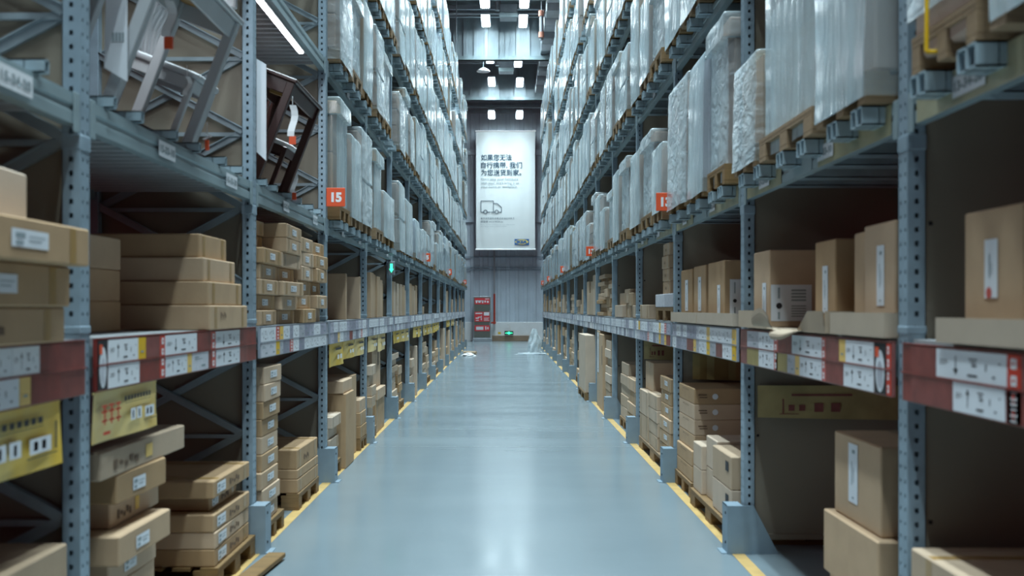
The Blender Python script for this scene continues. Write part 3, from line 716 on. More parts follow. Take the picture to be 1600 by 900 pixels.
# --- rack 15, second bay
g = 'leaning flat cartons in the floor stack beside the second yellow sign'
ends = [0, .12, -.06, .1, -.03, .14, -.05, .08]; z = .002
for i, (ins, y0_, y1_, h) in enumerate([(.11, 4.35, 5.0, .125), (.05, 4.30, 4.88, .126), (.09, 4.36, 4.95, .125), (.09, 4.39, 4.95, .122), (.005, 4.28, 4.90, .126), (.10, 4.42, 5.02, .122), (.03, 4.35, 4.9, .126), (.035, 4.17, 5.2, .118)]):
    carton(-1, XU[-1] + ins - .03, y0_, y1_, z, z + h, .62, f'flat brown carton, {"bottom" if i == 0 else "topmost, pale-lidded" if i == 7 else nth(i + 1) + " up"}, in the leaning stack below the second yellow sign', g, 'flat_carton', 'card' if i != 7 else 'cardpale', r1.uniform(-.05, .05) - .02,
           [('a', .12, .42, .2, .62, 'print'), ('a', .48, .56, .25, .75, 'yellow')] if i in (5, 7) else [('a', .3, .55, .25, .7, 'small')] if i in (3, 4, 6) else (), None if i % 2 else 'end'); z += h
pallet(-1, 1.60, 5.71, 6.56, 'wooden pallet under the taped flat cartons by the first column guard')
z = PH + .001
g = 'taped flat cartons on the pallet by the first column guard'
for i, h in enumerate([.098, .095, .10, .088, .10]):
    ins = .005 if i != 3 else .06
    carton(-1, XU[-1] + ins - .01, 5.73 if i != 3 else 5.83, 6.50 if i != 3 else 6.4, z, z + h, .70, f'taped flat carton, {"bottom" if i == 0 else "topmost" if i == 4 else nth(i + 1) + " up"}, on the pallet by rack 15\'s first column guard', g, 'flat_carton', 'card', r1.uniform(-.012, .012),
           [('a', .08, .3, .2, .8, 'small'), ('a', .4, .7, .25, .7, 'print')], 'both' if i % 2 else 'band'); z += h
mb = MB(); mb.bar((-1.525, 5.35, .03), (-1.435, 6.45, .03), .11, .03, (0, 0, 1), 0, .004); tag(mb.build('wooden_board', 'wood'), 'loose wooden board lying on the floor before the first column guard', 'board')
stack(-1, 1.98, 4.75, 5.28, SHELF + .001, [.155, .16, .16], .5, 'the short dark stack behind rack 15\'s first post', r1, .005, .005, tape=None)
z = SHELF + .001; g = 'long cartons stacked on the second bay shelf of rack 15'
for i, (h, d_, ya_, yb_) in enumerate([(.135, 1.585, 5.5, 6.30), (.13, 1.60, 5.52, 6.22), (.13, 1.63, 5.54, 6.18), (.13, 1.66, 5.56, 6.1)]):
    carton(-1, d_, ya_, yb_, z, z + h, .75, f'long brown carton, {"bottom" if i == 0 else "topmost" if i == 3 else nth(i + 1) + " up"}, on rack 15\'s shelf left of the small-parts cartons', g, 'long_carton', 'card', 0, [('a', .25, .4, .45, .75, 'print')] if i == 0 else (), 'band'); z += h
# --- rack 15, third bay: shelf of small cartons
g = 'small labelled cartons packed on the third bay shelf'
for ci, (ya_, yb_, rows, cn) in enumerate([(6.86, 7.42, 7, 'first'), (7.46, 8.10, 7, 'second'), (8.14, 8.66, 6, 'third'), (8.70, 9.24, 6, 'fourth')]):
    z = SHELF + .001
    for i in range(rows):
        h = .106 if rows == 7 else .115; ins = r1.choice((-.03, -.01, .01, .04, .02)); 
        if ci == 0 and i >= 5: ins = .12
        carton(-1, XU[-1] + ins, ya_ + r1.uniform(0, .02), yb_ - r1.uniform(0, .02), z, z + h, .5, f'small labelled carton, {nth(i + 1)} row up in the {cn} column, rack 15\'s third bay shelf', g, 'small_carton', 'card', r1.uniform(-.04, .04), [('a', .34, .62, .3, .72, 'small')] if r1.random() < .9 else (), 'band'); z += h
# floor: tall leaning pile and low pile
pallet(-1, 1.60, 6.86, 7.42, 'wooden pallet under the tall leaning pile of labelled cartons')
z = PH + .001; g = 'labelled cartons in the tall leaning pile'
for i in range(9):
    h = .117; sh = .02 + .006 * i - (.03 if i == 2 else 0)
    carton(-1, XU[-1] - .01 + r1.uniform(-.01, .01), 6.80 + sh, 7.30 + sh, z, z + h, .6, f'labelled brown carton, {"bottom" if i == 0 else "topmost" if i == 8 else nth(i + 1) + " up"}, in the tall pile right of rack 15\'s second post', g, 'small_carton', 'card', r1.uniform(-.02, .03), [('a', .35, .72, .3, .72, 'small')], None); z += h
pallet(-1, 1.61, 8.0, 8.86, 'wooden pallet under the low wide carton pile on rack 15\'s floor')
z = PH + .001
stack(-1, XU[-1] - .01, 8.02, 8.85, z, [.11, .075, .155], .75, 'the low wide pile before rack 15\'s second column guard', r1, .005, .005, 'wide brown', 'wide_carton', stickers=lambda i, n: [('a', .3, .55, .25, .6, 'print')] if i == 2 else ())
# --- rack 15, fourth bay
carton(-1, 1.66, 10.68, 10.76, SHELF + .001, SHELF + .485, .85, 'broad flat carton standing on edge, first on rack 15\'s fourth bay shelf', 'cartons on edge along rack 15\'s shelf', 'upright_carton', tape='seam')
carton(-1, 1.60, 11.3, 11.36, SHELF + .001, SHELF + .47, .8, 'slim flat carton standing on edge, second on rack 15\'s fourth bay shelf', 'cartons on edge along rack 15\'s shelf', 'upright_carton', tape='seam')
pallet(-1, 1.60, 9.5, 10.0, 'wooden pallet under the thin slabs past rack 15\'s second column guard')
stack(-1, XU[-1] - .01, 9.48, 9.98, PH + .001, [.11, .12, .10, .11], .6, 'the thin pile behind rack 15\'s second column guard', r1, .02, .02, 'thin pale', 'flat_carton', 'cardpale')
carton(-1, 1.565, 10.08, 10.62, .002, .74, .55, 'tall upright carton on the floor after rack 15\'s second column guard', None, 'upright_carton', tape='end')
carton(-1, 1.64, 10.70, 11.3, .002, .86, .35, 'narrow tall carton behind the upright one in rack 15\'s fourth bay', None, 'upright_carton', tape=None)
carton(-1, 1.59, 10.06, 10.66, .742, .865, .75, 'flat carton with a black carry slot lying on the tall upright carton', None, 'flat_carton', 'card', 0, [('n', .45, .68, .3, .7, 'dark')], None)
pallet(-1, 1.60, 11.34, 11.86, 'wooden pallet under the short pile before rack 15\'s third column guard')
stack(-1, XU[-1] - .01, 11.36, 11.84, PH + .001, [.14, .15, .14], .6, 'the short pile before rack 15\'s third column guard', r1, .02, .01)
# --- rack 15, fifth bay floor
pallet(-1, 1.60, 12.15, 12.75, 'wooden pallet under the small boxes past rack 15\'s third column guard')
stack(-1, XU[-1] - .01, 12.15, 12.55, PH + .001, [.13, .14, .13, .12, .13, .12], .5, 'the ragged pile just past rack 15\'s third column guard', r1, .05, .05, 'small pale', 'small_carton', 'cardpale')
carton(-1, 1.62, 12.85, 13.75, .002, .42, .8, 'wide carton carrying the huge box in rack 15\'s fifth bay', None, 'wide_carton')
carton(-1, 1.60, 12.86, 13.72, .424, .56, .85, 'shallow carton between the huge box and the wide carton, rack 15', None, 'wide_carton')
carton(-1, 1.67, 12.88, 13.72, .562, 1.17, .85, 'huge carton with a dark carry slot atop the fifth bay pile, rack 15', None, 'wide_carton', stickers=[('a', .66, .74, .45, .9, 'dark')], tape='seam')

# --- the further bays: stacked by kind from what the photograph shows of each
def upright_row(s, k, y0, items, where):
    y = y0
    for i, (w, h, dd) in enumerate(items):
        carton(s, XU[s] + dd, y, y + w, SHELF + .001, SHELF + h, R.uniform(.55, .8), f'flat carton standing on edge, {nth(i + 1)} on {where}', f'cartons on edge on {where}', 'upright_carton', R.choice(('card', 'cardpale')), 0, (), 'end' if w > .2 else None); y += w + R.uniform(.012, .05)
fl = {  # rack 15 shelf, bays 3-13: (width, height, inset) in order
    3: (12.45, [(.28, .56, .0), (.05, .58, .1), (.22, .55, .02), (.30, .53, .0), (.06, .5, .05), (.3, .5, .02), (.2, .46, .04)]),
    4: (14.85, [(.3, .52, .02), (.3, .52, .02), (.26, .5, .0), (.08, .5, .06), (.36, .5, .0), (.3, .47, .0), (.3, .5, .02), (.2, .42, .03)]),
    5: (17.5, [(.4, .55, .0), (.5, .52, .0), (.35, .45, .02), (.4, .55, .02)]),
    6: (20.6, [(.3, .16, .02)]), 7: (23.5, [(.3, .4, .1)]), 8: (26.2, [(.4, .35, .05)]),
    9: (28.4, [(.5, .6, .0), (.4, .62, .0)]), 10: (31.2, [(.4, .3, .0), (.5, .4, .0)]), 11: (33.9, [(.5, .35, .0), (.4, .45, .02)]), 12: (36.6, [(.5, .6, .0), (.4, .5, .0)]), 13: (39.3, [(.5, .5, .0), (.5, .35, .0), (.4, .5, 0)])}
for k, (y, it) in fl.items(): upright_row(-1, k, y, it, f'the {bayn(k)} shelf of rack 15')
def pile(s, k, y0, y1, h, n, shelf, no, mat=None, jd=.04, on_pallet=True, d=None, depth=.6):
    where = f'the {nth(no)} pile of rack {NUM[s]}\'s {bayn(k)} {"shelf" if shelf else "floor"}'
    z = SHELF + .001 if shelf else .002
    d = d if d is not None else XU[s] + .01
    if not shelf and on_pallet:
        pallet(s, d - .01, y0 - .02, y1 + .02, f'wooden pallet under {where}', group='pallets under floor piles'); z = PH + .001
    hs = [h / n * R.uniform(.85, 1.15) for _ in range(n)]
    m_ = mat or R.choice(('card', 'card', 'cardpale'))
    nm = 'flat_carton' if h / n < .1 else 'small_carton' if (y1 - y0) < .45 else 'cardboard_box'
    stack(s, d + jd * .6, y0, y1, z, hs, depth, where, R, jd, .02, 'brown' if m_ == 'card' else 'pale', nm, m_, None, None, R.choice((None, 'band')))
pile(-1, 4, 14.9, 15.8, .80, 8, False, 1, 'cardpale', .05)
pile(-1, 4, 16.0, 16.5, .62, 4, False, 2, 'card')
carton(-1, 1.66, 17.55, 17.62, .002, 1.10, .9, 'dark tall board-like carton standing in the seventh bay of rack 15', None, 'upright_carton', tape=None)
carton(-1, 1.60, 18.6, 18.72, .002, .9, .8, 'pale tall carton standing past the dark board in rack 15\'s seventh bay', None, 'upright_carton', 'cardpale', tape=None)
pile(-1, 5, 17.9, 18.4, .7, 5, False, 1, 'cardpale')
pile(-1, 6, 20.4, 21.4, .85, 8, False, 1, 'cardpale', .05); pile(-1, 6, 21.6, 22.3, .6, 4, False, 2)
pile(-1, 7, 23.1, 23.9, .9, 8, False, 1, 'cardpale', .05); pile(-1, 7, 24.2, 25.0, .7, 4, False, 2, 'card')
pile(-1, 8, 25.8, 26.7, .6, 5, False, 1, 'card')
carton(-1, 1.62, 27.1, 27.7, .002, 1.05, .6, 'tall pale carton standing on the floor in rack 15\'s tenth bay', None, 'upright_carton', 'cardpale', tape='end')
pile(-1, 9, 28.5, 29.3, .7, 4, False, 1); carton(-1, 1.62, 29.6, 30.2, .002, .95, .6, 'tall brown carton standing on the floor in rack 15\'s eleventh bay', None, 'upright_carton', tape='end')
pile(-1, 10, 31.1, 31.9, .9, 5, False, 1); pile(-1, 10, 32.1, 32.9, .8, 4, False, 2)
carton(-1, 1.60, 33.9, 34.6, .002, 1.15, .6, 'tall brown carton with a white cap in rack 15\'s thirteenth bay', None, 'upright_carton', tape='end', stickers=[('a', .0, 1., .88, 1., 'small')])
pile(-1, 11, 34.9, 35.7, .8, 4, False, 1)
pile(-1, 12, 36.6, 37.5, .9, 5, False, 1, 'cardpale'); pile(-1, 12, 37.8, 38.6, 1.0, 4, False, 2, 'cardpale')
pile(-1, 13, 39.3, 40.2, .9, 4, False, 1, 'cardpale'); pile(-1, 13, 40.5, 41.4, .8, 4, False, 2, 'cardpale')

# --- rack 13 (right): shelf
carton(1, 1.60, 3.16, 3.565, SHELF + .007, 1.91, .5, 'tall upright carton with a red-dotted paper strip in the cropped tray', None, 'upright_carton', 'card', 0, [('a', .38, .60, .33, .77, 'redstrip')], None)
def tray(s, d, y0, y1, z0, h, depth, label, torn=False):
    mb = MB(); t = .005; x0, x1 = 0, depth            # local x runs into the rack
    mx = Matrix(((s, 0, 0, s * d), (0, 1, 0, 0), (0, 0, 1, z0), (0, 0, 0, 1)))
    mb.mw = mx
    mb.box((0, y0, 0), (depth, y1, t)); mb.box((depth - t, y0, t), (depth, y1, h)); mb.box((0, y0, t), (depth, y0 + t, h)); mb.box((0, y1 - t, t), (depth, y1, h))
    if not torn: mb.box((0, y0 + t, t), (t, y1 - t, h))
    else:
        w = y1 - y0                                   # torn front: stubs at both ends, the middle folded out and curling over the rail
        def sheet(f0, f1, fn, nu=12, nv=6):
            vs = []
            for i in range(nu + 1):
                for j in range(nv + 1):
                    f = f0 + (f1 - f0) * i / nu; x, z = fn(f, j / nv); vs.append((x, y0 + w * f, z))
            for off in (0, .004):
                mb.add([(x + off, y, z) for x, y, z in vs], [(i * (nv + 1) + j, (i + 1) * (nv + 1) + j, (i + 1) * (nv + 1) + j + 1, i * (nv + 1) + j + 1) for i in range(nu) for j in range(nv)])
        sheet(.60, .997, lambda f, v: (0, t + (h - t) * v * min(1, (f - .60) / .13)))
        sheet(.003, .24, lambda f, v: (-.01 * v, t + (h - t) * v * min(1, (.24 - f) / .10)))
        sheet(.20, .50, lambda f, v: (-.085 * math.sin(v * 2.0) * math.sin((f - .2) / .3 * PI) ** .6, t - .055 * v * v * math.sin((f - .2) / .3 * PI) + .004 * math.sin(f * 40)))
        sheet(.40, .66, lambda f, v: (-.035 - .05 * math.sin(v * 1.6) * (1 - .4 * (f - .4) / .26), t + .01 + (h * 1.0) * v * (.55 + .45 * math.sin((f - .40) / .26 * PI)) - .02 * math.sin(v * PI)))
    for v_ in (): pass
    me = mb.mesh('carton_tray', ['cardgrey']); 
    return tag(link('carton_tray', me), label, 'carton tray', 'open carton trays on the shelf of rack 13')
tray(1, 1.505, 2.75, 3.58, SHELF + .0005, .085, .62, 'shallow brown carton tray holding the tall red-dotted carton, rack 13\'s front')
tray(1, 1.51, 4.08, 4.76, SHELF + .0005, .10, .6, 'whole carton tray under the paired tall cartons by rack 13\'s first post')
tray(1, 1.50, 4.80, 6.58, SHELF + .0005, .105, .6, 'torn carton tray with a curling front flap, rack 13\'s second bay shelf', True)
g = 'tall upright cartons on the shelf of rack 13'
carton(1, 1.60, 4.20, 4.56, SHELF + .006, 1.945, .45, 'tall carton with a paper strip beside rack 13\'s first post', g, 'upright_carton', 'card', 0, [('a', .44, .68, .26, .80, 'strip')], None)
carton(1, 1.61, 4.58, 4.72, SHELF + .006, 1.925, .45, 'slim tall carton pressed behind the one at rack 13\'s first post', g, 'upright_carton', 'card', 0, (), None)
carton(1, 1.60, 4.96, 5.28, SHELF + .006, 1.92, .45, 'tall carton standing where the carton tray is torn', g, 'upright_carton', 'card', 0, [('a', .40, .66, .20, .72, 'strip')], None)
carton(1, 1.575, 6.10, 6.48, SHELF + .006, 1.93, .42, 'tall carton with a big printed label beside rack 13\'s second post', g, 'upright_carton', 'card', 0, [('a', .58, .82, .02, .58, 'strip'), ('n', .02, .60, .08, .55, 'big')], None)
# third bay
tray(1, 1.50, 6.74, 8.0, SHELF + .0005, .085, .6, 'brown carton tray under the big-labelled carton in rack 13\'s third bay')
tray(1, 1.50, 8.04, 9.26, SHELF + .0005, .085, .6, 'greyish carton tray at the far end of rack 13\'s third bay shelf')
carton(1, 1.58, 7.38, 8.06 - .1, SHELF + .006, 1.93, .5, 'tall carton with a big printed label in rack 13\'s third bay', g, 'upright_carton', 'card', 0, [('a', .60, .78, .10, .62, 'strip'), ('n', .08, .45, .12, .70, 'big')], None)
carton(1, 1.59, 8.12, 8.62, SHELF + .006, 1.93, .5, 'middle tall carton of three in rack 13\'s third bay', g, 'upright_carton', 'card', 0, [('a', .40, .66, .20, .80, 'strip')], None)
carton(1, 1.59, 8.70, 9.24, SHELF + .006, 1.92, .5, 'farthest tall carton of three in rack 13\'s third bay', g, 'upright_carton', 'card', 0, [('a', .40, .66, .20, .80, 'strip')], None)
# fourth bay
pallet(1, 1.56, 9.5, 10.6, 'wooden pallet on the shelf under two white-topped packs, rack 13', group='pallets on shelves', z=SHELF + .001)
for i, (a, c) in enumerate(((9.5, 9.98), (10.0, 10.58))):
    carton(1, 1.555, a, c, SHELF + PH + .002, SHELF + PH + .13, .7, f'white-topped low pack, {("nearer", "farther")[i]} one on the shelf pallet of rack 13', 'white packs on the shelf pallet', 'wide_carton', 'paperdim', 0, (), None)
stack(1, 1.585, 9.90, 10.30, SHELF + PH + .131, [.125] * 4, .4, 'the corner pile above the white packs on rack 13\'s shelf', r1, .01, .01, 'brown', 'small_carton', stickers=lambda i, n: [('a', .4, .6, .3, .6, 'print')])
carton(1, 1.57, 11.2, 11.9, SHELF + .001, SHELF + .16, .6, 'low pale carton at the far end of rack 13\'s fourth bay shelf', None, 'wide_carton', 'cardpale')
# fifth bay on
pile(1, 3, 12.2, 12.55, .16, 1, True, 1, 'cardpale'); pile(1, 3, 12.6, 12.95, .30, 2, True, 2); pile(1, 3, 13.0, 13.5, .34, 2, True, 3, 'cardpale'); pile(1, 3, 13.55, 14.4, .30, 2, True, 4)
pile(1, 4, 14.85, 15.35, .52, 7, True, 1, 'cardpale'); pile(1, 4, 15.45, 15.95, .60, 4, True, 2); pile(1, 4, 16.1, 17.2, .66, 11, True, 3, 'card')
upright_row(1, 5, 17.6, [(.4, .7, 0), (.4, .6, 0), (.3, .4, 0), (.5, .62, 0)], 'the seventh bay shelf of rack 13')
upright_row(1, 6, 20.3, [(.3, .5, 0), (.3, .2, 0)], 'the eighth bay shelf of rack 13'); pile(1, 6, 21.6, 22.3, .28, 2, True, 1, 'cardpale')
pile(1, 7, 23.0, 24.2, .45, 6, True, 1, 'cardpale')
for k in (8, 9, 10, 11, 12, 13):
    y = yk(k) + .3; pile(1, k, y, y + .9, R.uniform(.3, .6), 3, True, 1, R.choice(('card', 'cardpale')))
    upright_row(1, k, y + 1.1, [(.5, R.uniform(.4, .7), 0), (.4, R.uniform(.3, .6), 0)], f'the {bayn(k)} shelf of rack 13')
# --- rack 13: floor
carton(1, 1.53, 2.6, 3.86, .002, .68, .9, 'pale wrapped carton on the floor at the very front of rack 13', None, 'wide_carton', 'cardpale', 0, [('a', .5, .8, .55, .85, 'small')], 'both')
carton(1, 1.585, 4.32, 5.0, .002, .30, .75, 'lowest carton under the tall labelled one, rack 13\'s second bay floor', None, 'wide_carton', 'card', 0, (), None)
carton(1, 1.565, 4.30, 5.03, .302, .60, .78, 'flared brown sleeve carton beneath the tall labelled one, rack 13\'s second bay', None, 'wide_carton', 'card', 0, (), None)
carton(1, 1.60, 4.36, 4.97, .602, .99, .72, 'tall carton with a long paper strip, topmost of rack 13\'s second bay floor', None, 'upright_carton', 'card', 0, [('a', .34, .54, .22, .92, 'strip'), ('n', .25, .45, .7, .9, 'print')], None)
pallet(1, 1.50, 6.85, 8.3, 'long wooden pallet under the pale cartons behind rack 13\'s first column guard', depth=.9)
g = 'pale cartons on the long pallet of rack 13'
wh = [('a', .62, .82, .62, .85, 'dark')]
for ci, (ya_, yb_, hs, d_) in enumerate([(6.88, 7.50, (.225, .225), 1.52), (7.53, 7.93, (.235, .235), 1.56), (7.95, 8.29, (.19, .19), 1.525)]):
    z = PH + .001
    for i, h in enumerate(hs):
        carton(1, d_, ya_, yb_, z, z + h, .62 if ci != 1 else .8, f'pale carton, {("lower", "upper")[i]} of the {("nearest", "middle", "farthest")[ci]} pair on rack 13\'s long floor pallet', g, 'wide_carton', 'cardpale', 0, [('a', .72, .88, .5, .8, 'dark')] if ci == 0 else (), None); z += h
pallet(1, 1.54, 8.48, 9.28, 'wooden pallet under the dot-marked cartons of rack 13\'s third bay')
z = PH + .001; g = 'dot-marked cartons stacked in rack 13\'s third bay'
for i in range(6):
    carton(1, 1.575 - (.02 if i < 2 else 0), 8.52, 9.26, z, z + .13, .85, f'dot-marked brown carton, {"bottom" if i == 0 else "topmost" if i == 5 else nth(i + 1) + " up"}, in rack 13\'s third bay floor stack', g, 'cardboard_box', 'card', 0, [('n', .04, .26, .2, .8, 'dot'), ('a', .3, .7, .75, .82, 'print')], None); z += .13
# fourth bay floor
pallet(1, 1.53, 9.65, 11.7, 'long wooden pallet in rack 13\'s fourth bay', depth=.9)
stack(1, 1.56, 9.66, 10.28, PH + .001, [.13] * 6, .6, 'the labelled pile just past rack 13\'s second column guard', r1, .01, .01, 'labelled brown', 'small_carton', stickers=lambda i, n: [('a', .45, .75, .4, .75, 'small')])
stack(1, 1.53, 10.34, 10.98, PH + .001, [.14, .14, .13, .15], .45, 'the staggered front pile of rack 13\'s fourth bay', r1, .015, .01, 'pale', 'small_carton', 'cardpale')
stack(1, 1.54, 11.06, 11.68, PH + .001, [.27, .27], .6, 'the far pair of rack 13\'s fourth bay', r1, .005, .005, 'pale', 'wide_carton', 'cardpale')
carton(1, 1.60, 11.04, 11.64, PH + .543, PH + .86, .6, 'large brown carton on top of the far pair, rack 13\'s fourth bay', None, 'wide_carton', tape='seam')
# fifth bay floor
pile(1, 3, 12.2, 12.95, .62, 4, False, 1, 'card', .01, True, 1.55); pile(1, 3, 13.1, 13.9, .70, 5, False, 2, 'cardpale', .01, True, 1.57)
# sixth bay on: tall flat packs standing on the floor
pile(1, 4, 14.9, 15.6, .95, 8, False, 1, 'cardpale', .02, True, 1.53)
g = 'tall flat cartons standing along rack 13\'s floor'
carton(1, 1.50, 15.75, 16.3, .002, 1.18, .5, 'tall brown carton with a handle slot in rack 13\'s sixth bay', g, 'upright_carton', 'card', 0, [('a', .85, .95, .60, .85, 'dark')], None)
carton(1, 1.51, 16.35, 16.8, .002, 1.22, .5, 'tall carton under torn white film in rack 13\'s sixth bay', g, 'upright_carton', 'cardpale', 0, [('a', .2, .75, .45, .98, 'strip')], None)
pallet(1, 1.37, 17.55, 19.2, 'wooden pallet jutting into the aisle under the tallest carton', depth=.5)
carton(1, 1.38, 17.6, 19.1, PH + .001, 1.12, .4, 'tallest pale carton jutting into the aisle by rack 13\'s seventh bay', g, 'upright_carton', 'cardpale', 0, (), None)
pile(1, 6, 20.3, 21.1, 1.0, 6, False, 1, 'cardpale', .03); pile(1, 6, 21.4, 22.3, .9, 5, False, 2)
pile(1, 7, 23.0, 23.8, 1.0, 6, False, 1, 'cardpale', .03); pile(1, 7, 24.0, 24.8, .7, 4, False, 2)
pile(1, 8, 25.7, 26.5, 1.1, 6, False, 1, 'cardpale', .03); pile(1, 8, 26.8, 27.7, .9, 4, False, 2)
pile(1, 9, 28.4, 29.2, .8, 4, False, 1, 'cardpale'); carton(1, 1.55, 29.5, 30.3, .002, 1.1, .6, 'tall brown carton standing in rack 13\'s eleventh bay', None, 'upright_carton', tape='end')
for k in (10, 11, 12, 13):
    y = yk(k) + .25; pile(1, k, y, y + .9, R.uniform(.7, 1.05), 4, False, 1, R.choice(('card', 'cardpale'))); pile(1, k, y + 1.2, y + 2.1, R.uniform(.6, 1.0), 4, False, 2, 'cardpale')

# ------------------------------------------------------------------ yellow stock signs under the rail
def yellow_sign(s, ya, yb, z0, z1, label, detail, tilt=0.):
    d = XU[s] - .01; w = abs(yb - ya); h = z1 - z0
    t = thing('stock_sign', label, 'sign', (0, 0, 0), 0, 'yellow stock signs hanging under the price rail')
    fm = face_mat(s, d, ya, z0); n = 8; mb = MB(fm); vs = []
    for i in range(n + 1):
        u = i / n; c = .012 * math.sin(u * PI * 1.6 + ya)
        for v in (0, .5, 1): vs.append((w * u, h * v, c * (1 - v) + .001))
    mb.add(vs, [(i * 3 + j, (i + 1) * 3 + j, (i + 1) * 3 + j + 1, i * 3 + j + 1) for i in range(n) for j in range(2)])
    mb.box((0, h - .004, -.004), (w, h + .004, .004))
    mb.build('sign_sheet', 'yelsign', t)
    mb = MB(fm); q = lambda a, b_, c, e, mi=0: tag_quad(mb, w * a, w * b_, h * c, h * e, mi, .017)
    if detail:
        for i in range(9): q(.40 + i * .05, .435 + i * .05, .74, .84)
        q(.40, .84, .69, .70); q(.93, .945, .28, .72); q(.72, .95, .22, .235, 0)
        q(.50, .58, .30, .55, 1); q(.60, .68, .30, .55, 1); q(.74, .90, .28, .52, 1)
        for a in (.53, .63): q(a, a + .02, .34, .5)
        for a in (.77, .83): q(a, a + .03, .33, .47)
        for i in range(3):
            q(.06 + i * .10, .14 + i * .10, .42, .46, 2); q(.06 + i * .10, .14 + i * .10, .60, .64, 2); q(.09 + i * .10, .11 + i * .10, .36, .72, 2); q(.06 + i * .10, .14 + i * .10, .72, .75, 2)
        q(.08, .18, .16, .22, 2)
    else:
        q(.35, .8, .72, .82); q(.5, .62, .3, .5, 1); q(.7, .85, .3, .5, 1)
    mb.build('sign_print', ['ink', 'paper', 'redtag'], t)
yellow_sign(-1, 2.7, 3.72, 1.02, 1.243, 'yellow hanging sign with number boxes, at the front end of rack 15', True)
yellow_sign(-1, 4.03, 4.75, 1.04, 1.243, 'yellow hanging sign with red characters above the leaning flat cartons', True)
for k, n in ((2, 3), (3, 2), (4, 3), (5, 2), (6, 3), (7, 3), (9, 2), (10, 2)):
    off = .12 if k != 5 else .7
    for i in range(n):
        w = .76 if n == 3 else .85
        y = yk(k) + off + i * (w + .03)
        yellow_sign(-1, y, y + w, 1.05 + R.uniform(-.02, .02), 1.243, f'yellow hanging sign, {nth(i + 1)} under the {bayn(k)}\'s price rail on rack 15', False)
def back_sign(k, x0, x1, z0, z1, label, mat, mirrored):
    y = yk(k) - .03; t = thing('stock_sign', label, 'sign', (0, 0, 0), 0, 'dull signs hung on the side panels of rack 13')
    mb = MB(near_mat(0, y, 0)); n = 10; vs = []
    for i in range(n + 1):
        u = i / n; x = x0 + (x1 - x0) * u
        for v in (0, 1): vs.append((x, z0 + (z1 - z0) * v + (.02 * (1 - u) if v == 0 else 0), .008 * math.sin(u * (24 if not mirrored else 5)) + .006))
    mb.add(vs, [(i * 2, (i + 1) * 2, (i + 1) * 2 + 1, i * 2 + 1) for i in range(n)]); mb.build('sign_sheet', mat, t)
    if mirrored:
        mb = MB(near_mat(x0, y - .018, z0)); w, h = x1 - x0, z1 - z0
        for a, b_, c, e in ((.22, .62, .70, .76), (.16, .17, .2, .62), (.14, .27, .18, .2), (.20, .24, .28, .45), (.27, .31, .28, .45), (.37, .43, .25, .5), (.48, .54, .25, .5)): tag_quad(mb, w * a, w * b_, h * c, h * e, 0, 0)
        mb.build('sign_print', 'maroon', t)
back_sign(1, 1.625, 2.60, .86, 1.085, 'dull yellow sign seen from behind, hung by rack 13\'s second post', 'olive', True)
back_sign(2, 1.70, 2.35, .92, 1.17, 'dark brown pleated sign above the dot-marked cartons', 'olive', False)
back_sign(3, 1.625, 2.05, .97, 1.21, 'dull yellow sign above the large brown carton in rack 13', 'olive', True)

# ------------------------------------------------------------------ aisle number signs
def aisle_sign(s, k, z0, label, size=.165):
    y = yk(k) + .03; x1 = s * (XU[s] - .002); x0 = x1 - s * size
    t = thing('aisle_number_sign', label, 'sign', (x1, y, z0), 0, f'orange aisle number signs on rack {NUM[s]}')
    mb = MB(); a, b_ = sorted((x0 - x1, 0)); mb.box((a, -.006, 0), (b_, .006, size), 0, .003); mb.build('sign_plate', 'orange', t)
    text('sign_number', NUM[s], size * .66, 'white', t, Matrix(((1, 0, 0), (0, 0, -1), (0, 1, 0))).to_4x4() if False else near_mat((a + b_) / 2, -.0075, size * .27), .006, 'CENTER')
aisle_sign(-1, 2, 2.51, 'orange sign reading 15 beside the first wrapped load of rack 15', .17)
for k in (6, 9, 13): aisle_sign(-1, k, 2.50, f'orange sign reading 15 at rack 15\'s {nth(k)} post')
aisle_sign(1, 2, 2.47, 'orange sign reading 13, nearest on rack 13', .165)
for k in (5, 8, 11, 13): aisle_sign(1, k, 2.47, f'orange sign reading 13 at rack 13\'s {nth(k)} post')
# green direction sign
t = thing('direction_sign', 'small box sign with a glowing green arrow on rack 15', 'sign', (-1.62, yk(4) - .06, 2.06))
mb = MB(); mb.box((-.05, -.02, 0), (.05, .0, .19), 0, .004); mb.build('sign_box', 'duct', t)
mb = MB(near_mat(0, -.022, 0)); mb.add([(-.018, .08, 0), (.018, .08, 0), (.018, .16, 0), (-.018, .16, 0)], [(0, 1, 2, 3)]); mb.add([(-.034, .085, 0), (0, .03, 0), (.034, .085, 0)], [(0, 1, 2)]); mb.build('sign_arrow', 'green', t)

